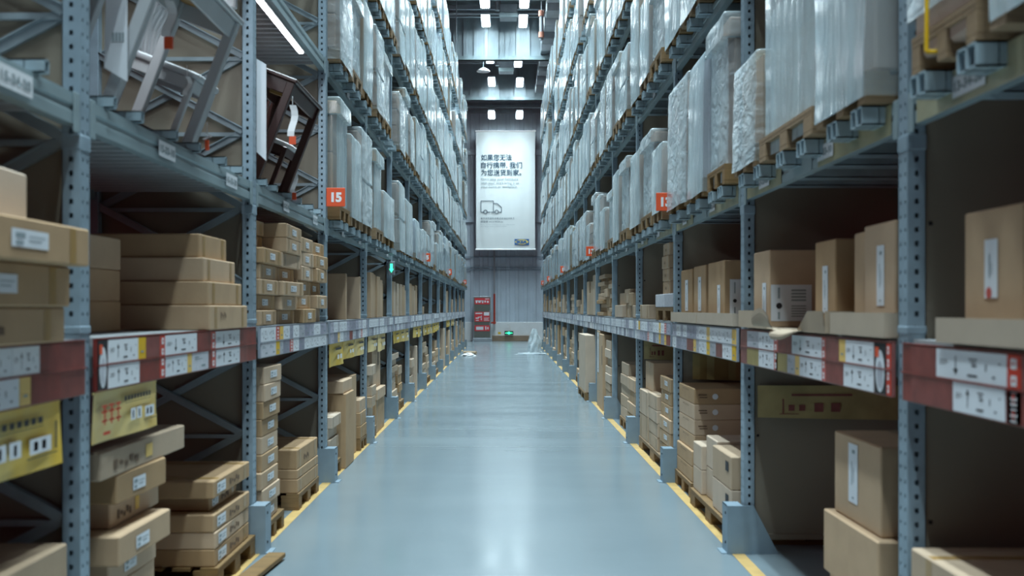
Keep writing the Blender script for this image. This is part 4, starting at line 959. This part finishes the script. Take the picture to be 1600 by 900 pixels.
# ------------------------------------------------------------------ display furniture on rack 15's first pallet tier
ZB = LEV[0] + BEAMH + .055
def tilt_empty(name, label, cat, y, group=None, x=-1.70, deg=21):
    o = thing(name, label, cat, (x, y, ZB + .004), 0, group); o.rotation_euler = (0, math.radians(deg), 0); return o
for k_, a_, b_, w_ in ((0, 4.03, 6.60, 'pale'), (1, 6.73, 9.30, 'dark brown')):
    t = tilt_empty('display_platform', f'sloping board that carries the {w_} display furniture', 'platform', a_, None, -1.70)
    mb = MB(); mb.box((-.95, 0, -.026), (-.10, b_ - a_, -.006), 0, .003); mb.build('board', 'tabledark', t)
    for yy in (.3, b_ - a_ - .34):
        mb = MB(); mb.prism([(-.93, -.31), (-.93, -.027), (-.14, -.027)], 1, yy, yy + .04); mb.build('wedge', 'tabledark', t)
def display_table(y0, y1, w, mat, under, label, h=.74):
    t = tilt_empty('dining_table', label, 'table', y0); L_ = y1 - y0; lg = .055   # local x runs inwards (negative), the outer legs stand at x = 0
    for i, x in enumerate((0, -w + lg)):
        for y in (0, L_ - lg):
            mb = MB(); z0 = 0 if x == 0 else max(0, (w - lg) * math.tan(math.radians(21)) * -0 + 0)
            mb.box((x - lg, y, 0), (x, y + lg, h - .03), 0, .004); mb.build('leg', mat, t)
    for (a, b_) in (((-w + .03, .012), (-.03, .032)), ((-w + .03, L_ - .032), (-.03, L_ - .012))):
        mb = MB(); mb.box((a[0], a[1], h - .12), (b_[0], b_[1], h - .03), 0, .003); mb.build('apron', mat, t)
    for x in (-.035, -w + .015):
        mb = MB(); mb.box((x, .03, h - .12), (x + .02, L_ - .03, h - .03), 0, .003); mb.build('apron', mat, t)
    mb = MB(); mb.box((-w, -.012, h - .028), (.012, L_ + .012, h), 0, .006); mb.box((-w + .05, .04, h - .034), (-.05, L_ - .04, h - .029), 1)
    for f in (.3, .62): mb.box((-w + .05, L_ * f, h - .075), (-.05, L_ * f + .04, h - .035), 1)
    mb.build('table_top', [mat, under], t)
    return t
def display_chair(y, x_in, mat, seatmat, label, round_=False):
    t = tilt_empty('dining_chair', label, 'chair', y, None, -1.70); w, d, h = .40, .40, .39
    X = x_in
    for x, yy, hh in ((X - .035, 0, h), (X - .035, w - .035, h), (X - d, 0, .78), (X - d, w - .035, .78)):
        mb = MB(); mb.box((x, yy, 0), (x + .035, yy + .035, hh - (.035 if hh < .5 else 0)), 0, .004); mb.build('leg', mat, t)
    mb = MB()
    for yy in (.005, w - .025): mb.box((X - d + .03, yy, h - .10), (X - .03, yy + .02, h - .035), 0, .002)
    for x in (X - .03, X - d + .01): mb.box((x, .03, h - .10), (x + .02, w - .03, h - .035), 0, .002)
    mb.build('seat_frame', mat, t)
    mb = MB(); c = contour(d / 2 + .02, w / 2 + .015, .14 if round_ else .05, 4); rings = [(0, .97), (.012, 1.0), (.03, .99), (.038, .93)]
    vs = [(p[0] * g_ + X - d / 2, p[1] * g_ + w / 2, h - .034 + z) for z, g_ in rings for p in c]; n = len(c)
    mb.add(vs, [(i * n + j, i * n + (j + 1) % n, (i + 1) * n + (j + 1) % n, (i + 1) * n + j) for i in range(3) for j in range(n)] + [tuple(range(n))[::-1], tuple(range(3 * n, 4 * n))]); mb.build('seat', seatmat, t, smooth=True)
    for i in range(5):
        yy = .055 + i * .062
        mb = MB()
        for j in range(6):
            z0 = h + .02 + j * .053; z1 = z0 + .054; b0, b1 = -.03 * math.sin(j / 6 * PI), -.03 * math.sin((j + 1) / 6 * PI)
            mb.bar((X - d + .018 + b0, yy + .018, z0), (X - d + .018 + b1, yy + .018, z1), .012, .036, (0, 1, 0))
        mb.build('back_slat', mat, t)
    mb = MB(); mb.box((X - d - .002, .03, .73), (X - d + .03, w - .03, .785), 0, .006); mb.build('top_rail', mat, t)
display_table(4.43, 5.60, .37, 'tablepale', 'tableunder', 'pale grey dining table tipped forward on display above rack 15\'s shelf')
display_chair(5.70, -.16, 'tablepale', 'tablepale', 'pale grey slat-back chair beyond the tipped pale table\'s far leg')
# small side table at the near post
t = tilt_empty('side_table', 'small pale side table tipped forward beside rack 15\'s first post', 'table', 4.05, None, -1.82); t.location.z += .052
for x in (-.05, -.42):
    for y in (0, .21):
        mb = MB(); mb.box((x, y, 0), (x + .05, y + .05, .56), 0, .004); mb.build('leg', 'tablepale', t)
mb = MB(); mb.box((-.44, -.01, .56), (.012, .27, .60), 0, .006); mb.build('table_top', 'tablepale', t)
mb = MB(); mb.box((-.40, .005, .47), (-.02, .02, .56)); mb.box((-.02, .02, .47), (-.005, .24, .56)); mb.build('apron', 'tablepale', t)
display_table(7.04, 8.02, .37, 'tabledark', 'tableunder', 'dark brown dining table tipped forward beside the light strip')
display_chair(8.10, -.16, 'tabledark', 'cushion', 'dark brown chair with a round white seat beyond the dark table', True)
def hang_tag(x, y, z, L_, w, label, tip=True):
    t = thing('hanging_tag', label, 'tag', (x, y, z), 0, 'hanging furniture tags'); mb = MB()
    n = 6
    for i in range(n):
        a, c = i / n, (i + 1) / n; f = lambda u: .012 * math.sin(u * 5)
        mb.add([(-w / 2 + f(a), f(a), -L_ * a), (w / 2 + f(a), f(a) + .01, -L_ * a), (w / 2 + f(c), f(c) + .01, -L_ * c), (-w / 2 + f(c), f(c), -L_ * c)], [(0, 3, 2, 1)])
    mb.tube([(0, 0, .06), (0, 0, 0)], .002, 5); mb.build('tag_strip', 'white', t)
    if tip:
        mb = MB(); mb.box((-w / 2, -.006, -L_ - .055), (w / 2, .006, -L_ + .0)); mb.build('orange_tip', 'orange', t)
hang_tag(-1.56, 4.75, 2.86 + .15, .17, .04, 'white hanging strip with an orange tip before the pale chair')
hang_tag(-1.45, 6.99, 2.97, .215, .045, 'white hanging strip with an orange end on the dark table\'s corner')
hang_tag(-1.66, 8.055, 2.66, .17, .035, 'lower white strip with an orange end behind the dark table\'s leg')
hang_tag(-1.60, 5.50, 2.52, .035, .02, 'tiny white tag with an orange end on the pale table\'s leg')
hang_tag(-1.67, 5.38, 2.80, .10, .022, 'tiny white tag on the pale chair\'s seat edge', False)
t = thing('price_poster', 'tall white price paper hanging beside the pale table\'s near leg', 'paper', (-1.66, 4.38, 2.55))
mb = MB(near_mat(0, 0, 0)); mb.add([(-.055, .06, 0), (.045, 0, 0), (.045, .62, .0), (-.04, .66, 0)], [(0, 1, 2, 3)]); mb.build('paper_sheet', 'paper', t)
text('paper_print', '1,299', .028, 'textgrey', t, near_mat(-.03, -.002, .16), .001, 'LEFT', .05) if False else None
mb = MB(near_mat(0, -.002, 0))
for i in range(4): tag_quad(mb, -.02 + i * .014, -.01 + i * .014, .17, .21, 0, 0)
mb.build('paper_print', 'textgrey', t)
t = thing('price_poster', 'long narrow white paper hanging right of rack 15\'s second post', 'paper', (-1.62, 6.80, 2.56))
mb = MB(near_mat(0, 0, 0)); mb.add([(-.03, .06, 0), (.035, 0, 0), (.035, .64, 0), (-.03, .68, 0)], [(0, 1, 2, 3)]); mb.build('paper_sheet', 'paper', t)
# light strip under the second tier's beam
t = thing('light_strip', 'glowing white light strip under a beam beside the dark table', 'light', (-1.70, 7.0, LEV[1] - .03))
mb = MB(); mb.box((-.03, -.05, .006), (.03, 1.56, .028)); mb.build('strip_housing', 'deck', t)
mb = MB(); mb.box((-.018, -.04, -.004), (.018, 1.54, .006)); mb.build('light_tube', 'led', t)
area('strip_light', (-1.70, 7.75, LEV[1] - .04), .05, 1.5, 9, (.9, .95, 1.0))
t = thing('light_strip', 'glowing white light strip high over the pale tipped table', 'light', (-1.70, 4.3, LEV[1] - .03))
mb = MB(); mb.box((-.03, -.05, .006), (.03, 1.56, .028)); mb.build('strip_housing', 'deck', t)
mb = MB(); mb.box((-.018, -.04, -.004), (.018, 1.54, .006)); mb.build('light_tube', 'led', t)
area('strip_light', (-1.70, 5.05, LEV[1] - .04), .05, 1.5, 9, (.9, .95, 1.0))
t = thing('junction_box', 'small white socket box with looped cable at rack 15\'s second post', 'socket box', (-1.76, 6.56, 3.5))
mb = MB(); mb.box((-.055, -.03, 0), (.04, .03, .10), 0, .008); mb.build('socket_housing', 'white', t)
mb = MB(); mb.tube([(.0 + .05 * math.sin(i / 12 * 2 * PI), 0, -.005 - .06 * (1 - math.cos(i / 12 * 2 * PI)) / 1) for i in range(13)], .004, 6); mb.build('looped_cable', 'cable', t)

# ------------------------------------------------------------------ end wall: banner, cabinet, pipes, exit sign
YB = YW - .75
x0, x1, zb0, zb1 = -1.375, 1.435, 4.42, 10.02
t = thing('hanging_banner', 'tall white delivery banner with dark characters on the end wall', 'banner', (0, YB, zb0))
mb = MB(); nx, nz = 40, 24; vs = []
for i in range(nx + 1):
    for j in range(nz + 1):
        u, v = i / nx, j / nz
        vs.append((x0 + (x1 - x0) * u, .016 * noise.noise(Vector((u * 7, v * 1.5, 3))) + .006 * noise.noise(Vector((u * 16 + v * 4, v * 2.0, 9))), (zb1 - zb0) * v))
mb.add(vs, [(i * (nz + 1) + j, (i + 1) * (nz + 1) + j, (i + 1) * (nz + 1) + j + 1, i * (nz + 1) + j + 1) for i in range(nx) for j in range(nz)]); mb.build('banner_sheet', 'banner', t, smooth=True)
for z in (-.03, zb1 - zb0 + .02): mb = MB(); mb.tube([(x0 - .04, 0, z), (x1 + .04, 0, z)], .035, 10); mb.build('banner_rod', 'white', t)
K = YB / 1600
def bx(px): return (px - 789) * K
def bz(py): return H + (482 - py) * K - zb0
nm = lambda px, py: near_mat(bx(px), -.020, bz(py))
for txt, py, w in (('如果您无法', 250, 48), ('自行携带, 我们', 262, 64), ('为您送货到家。', 273.5, 63)):
    text('banner_lettering', txt, .31, 'text', t, nm(751.5, py), .004, 'LEFT', w * K)
for txt, py, w in (("Can't take your furniture", 281.5, 58), ("with you? We'll bring it to", 287.5, 59), ('your home or workplace.', 293.2, 57)):
    text('banner_lettering', txt, .155, 'textgrey', t, nm(751.5, py), .002, 'LEFT', w * K)
for txt, py, w, sz in (('更多送货服务详情请咨询店内员工', 342.5, 53, .10), ('或登录 www.IKEA.cn', 347.5, 35, .10), ('Please ask our co-workers for more information', 351.5, 53, .05), ('about delivery service, or visit our website', 354.2, 40, .05)):
    text('banner_lettering', txt, sz, 'textgrey' if sz < .09 else 'text', t, nm(751, py), .0, 'LEFT', w * K)
mb = MB(near_mat(0, -.020, 0))
def line(a, b_, w=.028): 
    a, b_ = Vector((bx(a[0]), bz(a[1]), 0)), Vector((bx(b_[0]), bz(b_[1]), 0)); mb.bar(a, b_, w, .004, (0, 0, 1))
for a, b_ in (((751.5, 314), (771, 314)), ((751.5, 314), (751.5, 331.5)), ((771, 314), (771, 331.5)), ((771, 318), (777, 318)), ((777, 318), (783.5, 324)), ((783.5, 324), (783.5, 331.5)), ((751.5, 331.5), (755.5, 331.5)), ((761.5, 331.5), (773, 331.5)), ((779, 331.5), (783.5, 331.5))): line(a, b_)
for cx in (758.5, 776):
    for i in range(18): a0, a1 = 2 * PI * i / 18, 2 * PI * (i + 1) / 18; line((cx + 2.7 * math.cos(a0), 331 + 2.7 * math.sin(a0)), (cx + 2.7 * math.cos(a1), 331 + 2.7 * math.sin(a1)))
mb.build('truck_drawing', 'text', t)
mb = MB(near_mat(0, -.020, 0)); tag_quad(mb, bx(804), bx(826.5), bz(382.5), bz(373.5), 0, 0)
n = 28; cx, cz = bx(815.2), bz(378); mb.add([(cx + 10.3 * K * math.cos(2 * PI * i / n), cz + 4.0 * K * math.sin(2 * PI * i / n), .002) for i in range(n)], [tuple(range(n))], 1); lo = mb.build('banner_logo', ['blue', 'logoyel'], t)
text('logo_lettering', 'IKEA', .19, 'blue', lo, near_mat(bx(807), -.026, bz(380.2)), .012, 'LEFT', 16.5 * K)

t = thing('fire_cabinet', 'grey glass-fronted fire cabinet with red notices against the end wall', 'cabinet', (-1.09, 48.95, 0))
mb = MB(); mb.box((-.46, 0, 0), (.46, .4, .16), 0, .01); mb.build('plinth', 'duct', t)
mb = MB(); mb.box((-.42, .03, .16), (.42, .4, 2.16), 0, .01); mb.build('cabinet_body', 'duct', t)
mb = MB(); mb.box((-.385, .018, .2), (.385, .03, 2.12)); o = mb.build('cabinet_door', 'glassdark', t)
mb = MB(); mb.tube([(.36, .005, .75), (.36, .005, .9)], .012, 8); mb.build('door_handle', 'steel', o)
mb = MB(); mb.tube([(.36, .005, 1.35), (.36, .005, 1.5)], .012, 8); mb.build('door_handle', 'steel', o)
def notice(x0_, x1_, z0_, z1_, rows):
    mb = MB(near_mat(0, .012, 0)); tag_quad(mb, x0_, x1_, z0_, z1_, 0, 0); w, h = x1_ - x0_, z1_ - z0_
    for a, b_, c, e in rows: tag_quad(mb, x0_ + w * a, x0_ + w * b_, z0_ + h * c, z0_ + h * e, 1, .003)
    mb.build('red_notice', ['poster', 'paper'], t)
notice(-.36, .36, 1.78, 2.08, [(.05, .6, .5, .62), (.08, .18, .2, .5), (.25, .4, .25, .55), (.48, .58, .2, .6), (.65, .75, .3, .6), (.82, .92, .25, .55), (.7, .95, .8, .9)])
notice(-.36, .04, .95, 1.42, [(.1, .9, .78, .9), (.12, .5, .3, .42), (.4, .85, .42, .5), (.75, .85, .15, .6), (.15, .5, .1, .18)])
notice(.06, .36, .95, 1.42, [(.08, .92, .62, .96), (.1, .9, .35, .4), (.1, .8, .22, .27), (.1, .9, .1, .15)])
notice(-.36, .36, .50, .78, [(.1, .58, .2, .75), (.7, .78, .2, .8), (.84, .92, .3, .7)])
def pipe(pts, r, mat, label, name='pipe', n=10):
    mb = MB(); mb.tube(pts, r, n); return tag(mb.build(name, mat, smooth=False), label, 'pipe')
px = (772.5 - 789) * YW / 1600
pipe([(px, YW - .2, 2.3), (px, YW - .2, 4.6)], .045, 'duct', 'grey upright pipe on the end wall below the banner')
t = thing('hydrant_pipe', 'red standpipe with a valve beside the fire cabinet', 'pipe', (px, YW - .2, .86))
mb = MB(); mb.tube([(0, 0, 0), (0, 0, 1.43)], .05, 10); mb.build('riser', 'redpipe', t)
mb = MB(); mb.tube([(0, 0, .03), (-.16, -.02, .03)], .045, 10); mb.build('outlet', 'redpipe', t)
mb = MB(); mb.tube([(0, -.12, .04), (0, -.14, .04)], .08, 14); mb.tube([(0, -.13, .04), (0, 0, .04)], .02, 8); mb.build('valve_wheel', 'redpipe', t)
t = thing('exit_sign', 'green glowing exit sign low on the end wall', 'sign', (.19, YW - .22, .30))
mb = MB(); mb.box((-.21, 0, 0), (.21, .05, .19), 0, .006); mb.build('sign_box', 'dark', t)
mb = MB(near_mat(0, -.003, 0)); 
mb.add([(-.18, .095, 0), (-.13, .05, 0), (-.13, .14, 0)], [(0, 1, 2)]); mb.add([(.18, .095, 0), (.13, .14, 0), (.13, .05, 0)], [(0, 1, 2)])
tag_quad(mb, -.10, .10, .06, .13, 0, 0); tag_quad(mb, -.03, .04, .03, .16, 0, .001); mb.build('sign_face', 'green', t)
mb = MB(); mb.tube([(.06, .02, .19), (.06, .02, .40), (.03, .02, .47), (-.08, .02, .49)], .012, 6); mb.build('sign_cable', 'cable', t)
t = thing('wall_sign', 'small yellow plate beside the exit sign on the end wall', 'plate', (-.27, YW - .17, .34)); mb = MB(); mb.box((-.07, 0, 0), (.07, .02, .1), 0, .003); mb.build('sign_plate', 'yel', t)

# litter on the floor
t = thing('film_heap', 'tall heap of crumpled clear film at the far end beside rack 13', 'plastic film', (1.03, 35.6, 0))
def crumple(cx, cy, rx, ry, h, seed, n=26, m=14):
    mb = MB(); vs = []
    for j in range(m + 1):
        v = j / m
        for i in range(n):
            a = 2 * PI * i / n; rr = (1 - v ** 2.2 * .75) * (1 + .6 * noise.noise(Vector((math.cos(a) * 2 + seed, math.sin(a) * 2, v * 3))))
            vs.append((cx + rx * rr * math.cos(a), cy + ry * rr * math.sin(a), h * v * (1 + .12 * noise.noise(Vector((math.cos(a) * 3, math.sin(a) * 3, seed))))))
    mb.add(vs, [(j * n + i, j * n + (i + 1) % n, (j + 1) * n + (i + 1) % n, (j + 1) * n + i) for j in range(m) for i in range(n)] + [tuple(range(m * n, (m + 1) * n))]); return mb
crumple(0, 0, .25, .25, .85, 2).build('film_bundle', 'film3', t, smooth=False); crumple(-.1, -.15, .50, .5, .06, 5).build('trailing_film', 'film3', t)
mb = MB(); mb.tube([(-1.42, 35.3, .06), (-.98, 35.1, .06)], .055, 12); mb.tube([(-1.425, 35.302, .06), (-1.43, 35.304, .06)], .03, 10, 1); tag(mb.build('cardboard_tube', ['cardpale', 'dark']), 'pale cardboard tube lying on the floor at the far end by rack 15', 'tube')
tag(crumple(-1.22, 34.3, .2, .3, .10, 8).build('paper_scrap', 'white'), 'crumpled white paper beside the cardboard tube by rack 15', 'paper')

# ------------------------------------------------------------------ ceiling: lamps, pipes, heaters, trays
hb = MB(); hb.box((-.15, -.86, .05), (.15, .86, .11), 0, .01)
for x in (-.15, -.05, .05, .15): pass
hb.prism([(-.15, .05), (-.165, 0), (-.158, 0), (-.14, .05)], 1, -.86, .86); hb.prism([(.15, .05), (.14, .05), (.158, 0), (.165, 0)], 1, -.86, .86)
HOUS = hb.mesh('lamp_housing', 'reflector')
tb = MB(); tb.tube([(0, -.83, .022), (0, .83, .022)], .016, 8); TUBE = tb.mesh('lamp_tube', 'tube')
LAMPS = [(757.5, 2, 33.6), (819.5, 2, 33.6), (759, 33, 37.8), (817.3, 34, 37.8), (765.5, 92, 41.2), (809.5, 98, 41.2), (768.3, 129, 45.3), (812, 130, 45.3), (768.2, 181, 47.4), (811.5, 181, 47.4)]
PW = 72
for i, (px, py, y) in enumerate(LAMPS):
    x, z = (px - 789) * y / 1600, H + (482 - py) * y / 1600
    z = min(z, CEIL - .35)
    t = thing('ceiling_lamp', f'bright four-tube ceiling lamp, {nth(i // 2 + 1)} of the {("rack 15", "rack 13")[i % 2]} side row counted from above', 'ceiling lamp', (x, y, z), 0, 'four-tube lamps in two rows')
    link('lamp_housing', HOUS, t)
    for xx in (-.10, -.035, .035, .10): link('lamp_tube', TUBE, t, (xx, 0, 0))
    mb = MB()
    for yy in (-.5, .5): mb.tube([(0, yy, .11), (0, yy, CEIL - z)], .008, 5)
    mb.build('hanging_rod', 'steel', t)
    area('lamp_light', (x, y, z - .02), .26, 1.65, PW, spread=1.75)
y = -7.1
while y < 33:
    for x in (-.62, .62): area('lamp_light', (x, y, 11.6), .28, 1.65, 118, spread=1.95)
    y += 3.75
pipe([(1.19, 33.5, 10.35), (1.19, 33.5, 11.3), (1.19, 33.5, 11.31), (1.19, 33.5, CEIL)], [.065, .065, .015, .015], 'duct', 'upright grey pipe with orange ends high beside rack 13').name = 'ceiling_pipe'
for z, n_ in ((11.2, 'upper'), (10.5, 'lower')):
    mb = MB(); mb.tube([(1.19, 33.5, z - .06), (1.19, 33.5, z + .12)], .09, 12); tag(mb.build('pipe_coupling', 'pipeend'), f'orange {n_} coupling on the high pipe beside rack 13', 'pipe coupling')
for i in range(9):
    y = 31.6 + i * 1.7
    mb = MB(); mb.box((1.35, y, 11.25), (2.2, y + .8, 11.75), 0, .02); mb.box((1.75, y + .25, 11.75), (1.77, y + .27, CEIL)); mb.box((1.38, y + .8, 11.42), (2.2, y + .9, 11.60), 1)
    tag(mb.build('ceiling_duct', ['duct', 'dark']), f'grey duct box high above rack 13, {nth(i + 1)} from the front', 'duct', 'duct boxes above rack 13')
t = None
for y, zt, nme in ((35.2, 11.55, 'nearer'), (42.8, 11.45, 'farther')):
    t = thing('unit_heater', f'grey box heater hanging under the roof, {nme} of two', 'heater', (.12 if y < 40 else .05, y, zt))
    mb = MB(); mb.box((-.30, -.3, 0), (.30, .4, .42), 0, .02); mb.build('heater_body', 'duct', t)
    mb = MB(); mb.box((-.32, -.34, -.04), (.32, -.28, .12), 0, .01); mb.build('heater_outlet', 'beam', t)
    mb = MB(); mb.tube([(-.36, .1, .3), (-.36, .1, .9)], .10, 12); mb.build('heater_flue', 'duct', t)
t = thing('pendant_lamp', 'unlit white disc lamp hanging below the roof by rack 15', 'lamp', (-.88, 41.6, 11.2))
mb = MB(); mb.tube([(0, 0, 0), (0, 0, .03), (0, 0, .10), (0, 0, .16)], [.27, .27, .16, .05], 20); mb.build('lamp_shade', 'white', t)
mb = MB(); mb.tube([(0, 0, .16), (0, 0, CEIL - 11.2)], .015, 6); mb.build('lamp_stem', 'steel', t)
for i, (x, y) in enumerate(((-2.0, 34.2), (-1.7, 35.8), (-1.9, 41.3))):
    pipe([(x, y, 10.9), (x, y, CEIL)], .02, 'duct', f'thin hanging rod under the roof above rack 15, {nth(i + 1)} from the front', 'hanging_rod')
for i, (y, z) in enumerate(((34.2, 11.9), (36.0, 11.95), (41.6, 11.7), (47.9, 11.0))):
    pipe([(-2.9, y, z), (2.9, y, z)], .04, 'duct', f'grey pipe running across under the roof, {nth(i + 1)} from the front', 'ceiling_pipe')

# ------------------------------------------------------------------ camera, world, view
cam = bpy.data.cameras.new('camera'); co = bpy.data.objects.new('camera', cam); C.objects.link(co)
cam.sensor_width = 36; cam.lens = 36; cam.shift_x = 11 / 1600; cam.shift_y = 32 / 1600; cam.clip_end = 200; cam.clip_start = .05
co.location = (0, 0, H); co.rotation_euler = (PI / 2, 0, 0)
cam.dof.use_dof = True; cam.dof.focus_distance = 16; cam.dof.aperture_fstop = 2.2
sc = bpy.context.scene; sc.camera = co
w = bpy.data.worlds.new('world'); sc.world = w; w.use_nodes = True
w.node_tree.nodes['Background'].inputs[0].default_value = (1.0, .24, .26, 1); w.node_tree.nodes['Background'].inputs[1].default_value = .04
sc.view_settings.view_transform = 'Standard'; sc.view_settings.look = 'None'; sc.view_settings.exposure = .32; sc.view_settings.gamma = 1; sc.view_settings.use_curve_mapping = False
sc.cycles.use_denoising = True
sc.cycles.max_bounces = 7; sc.cycles.diffuse_bounces = 2; sc.cycles.transparent_max_bounces = 12
dups = {k: v for k, v in USED.items() if len(v) > 1}
print('LONGN', sum(len(k.split()) > 16 for k in USED)); print([ (len(k.split()),k) for k in USED if len(k.split()) > 16][::9])
print('DUP LABELS', len(dups), list(dups.items())[:6]); print('LONG', [k for k in USED if len(k.split()) > 16][:8]); print('BOX', NBOX)
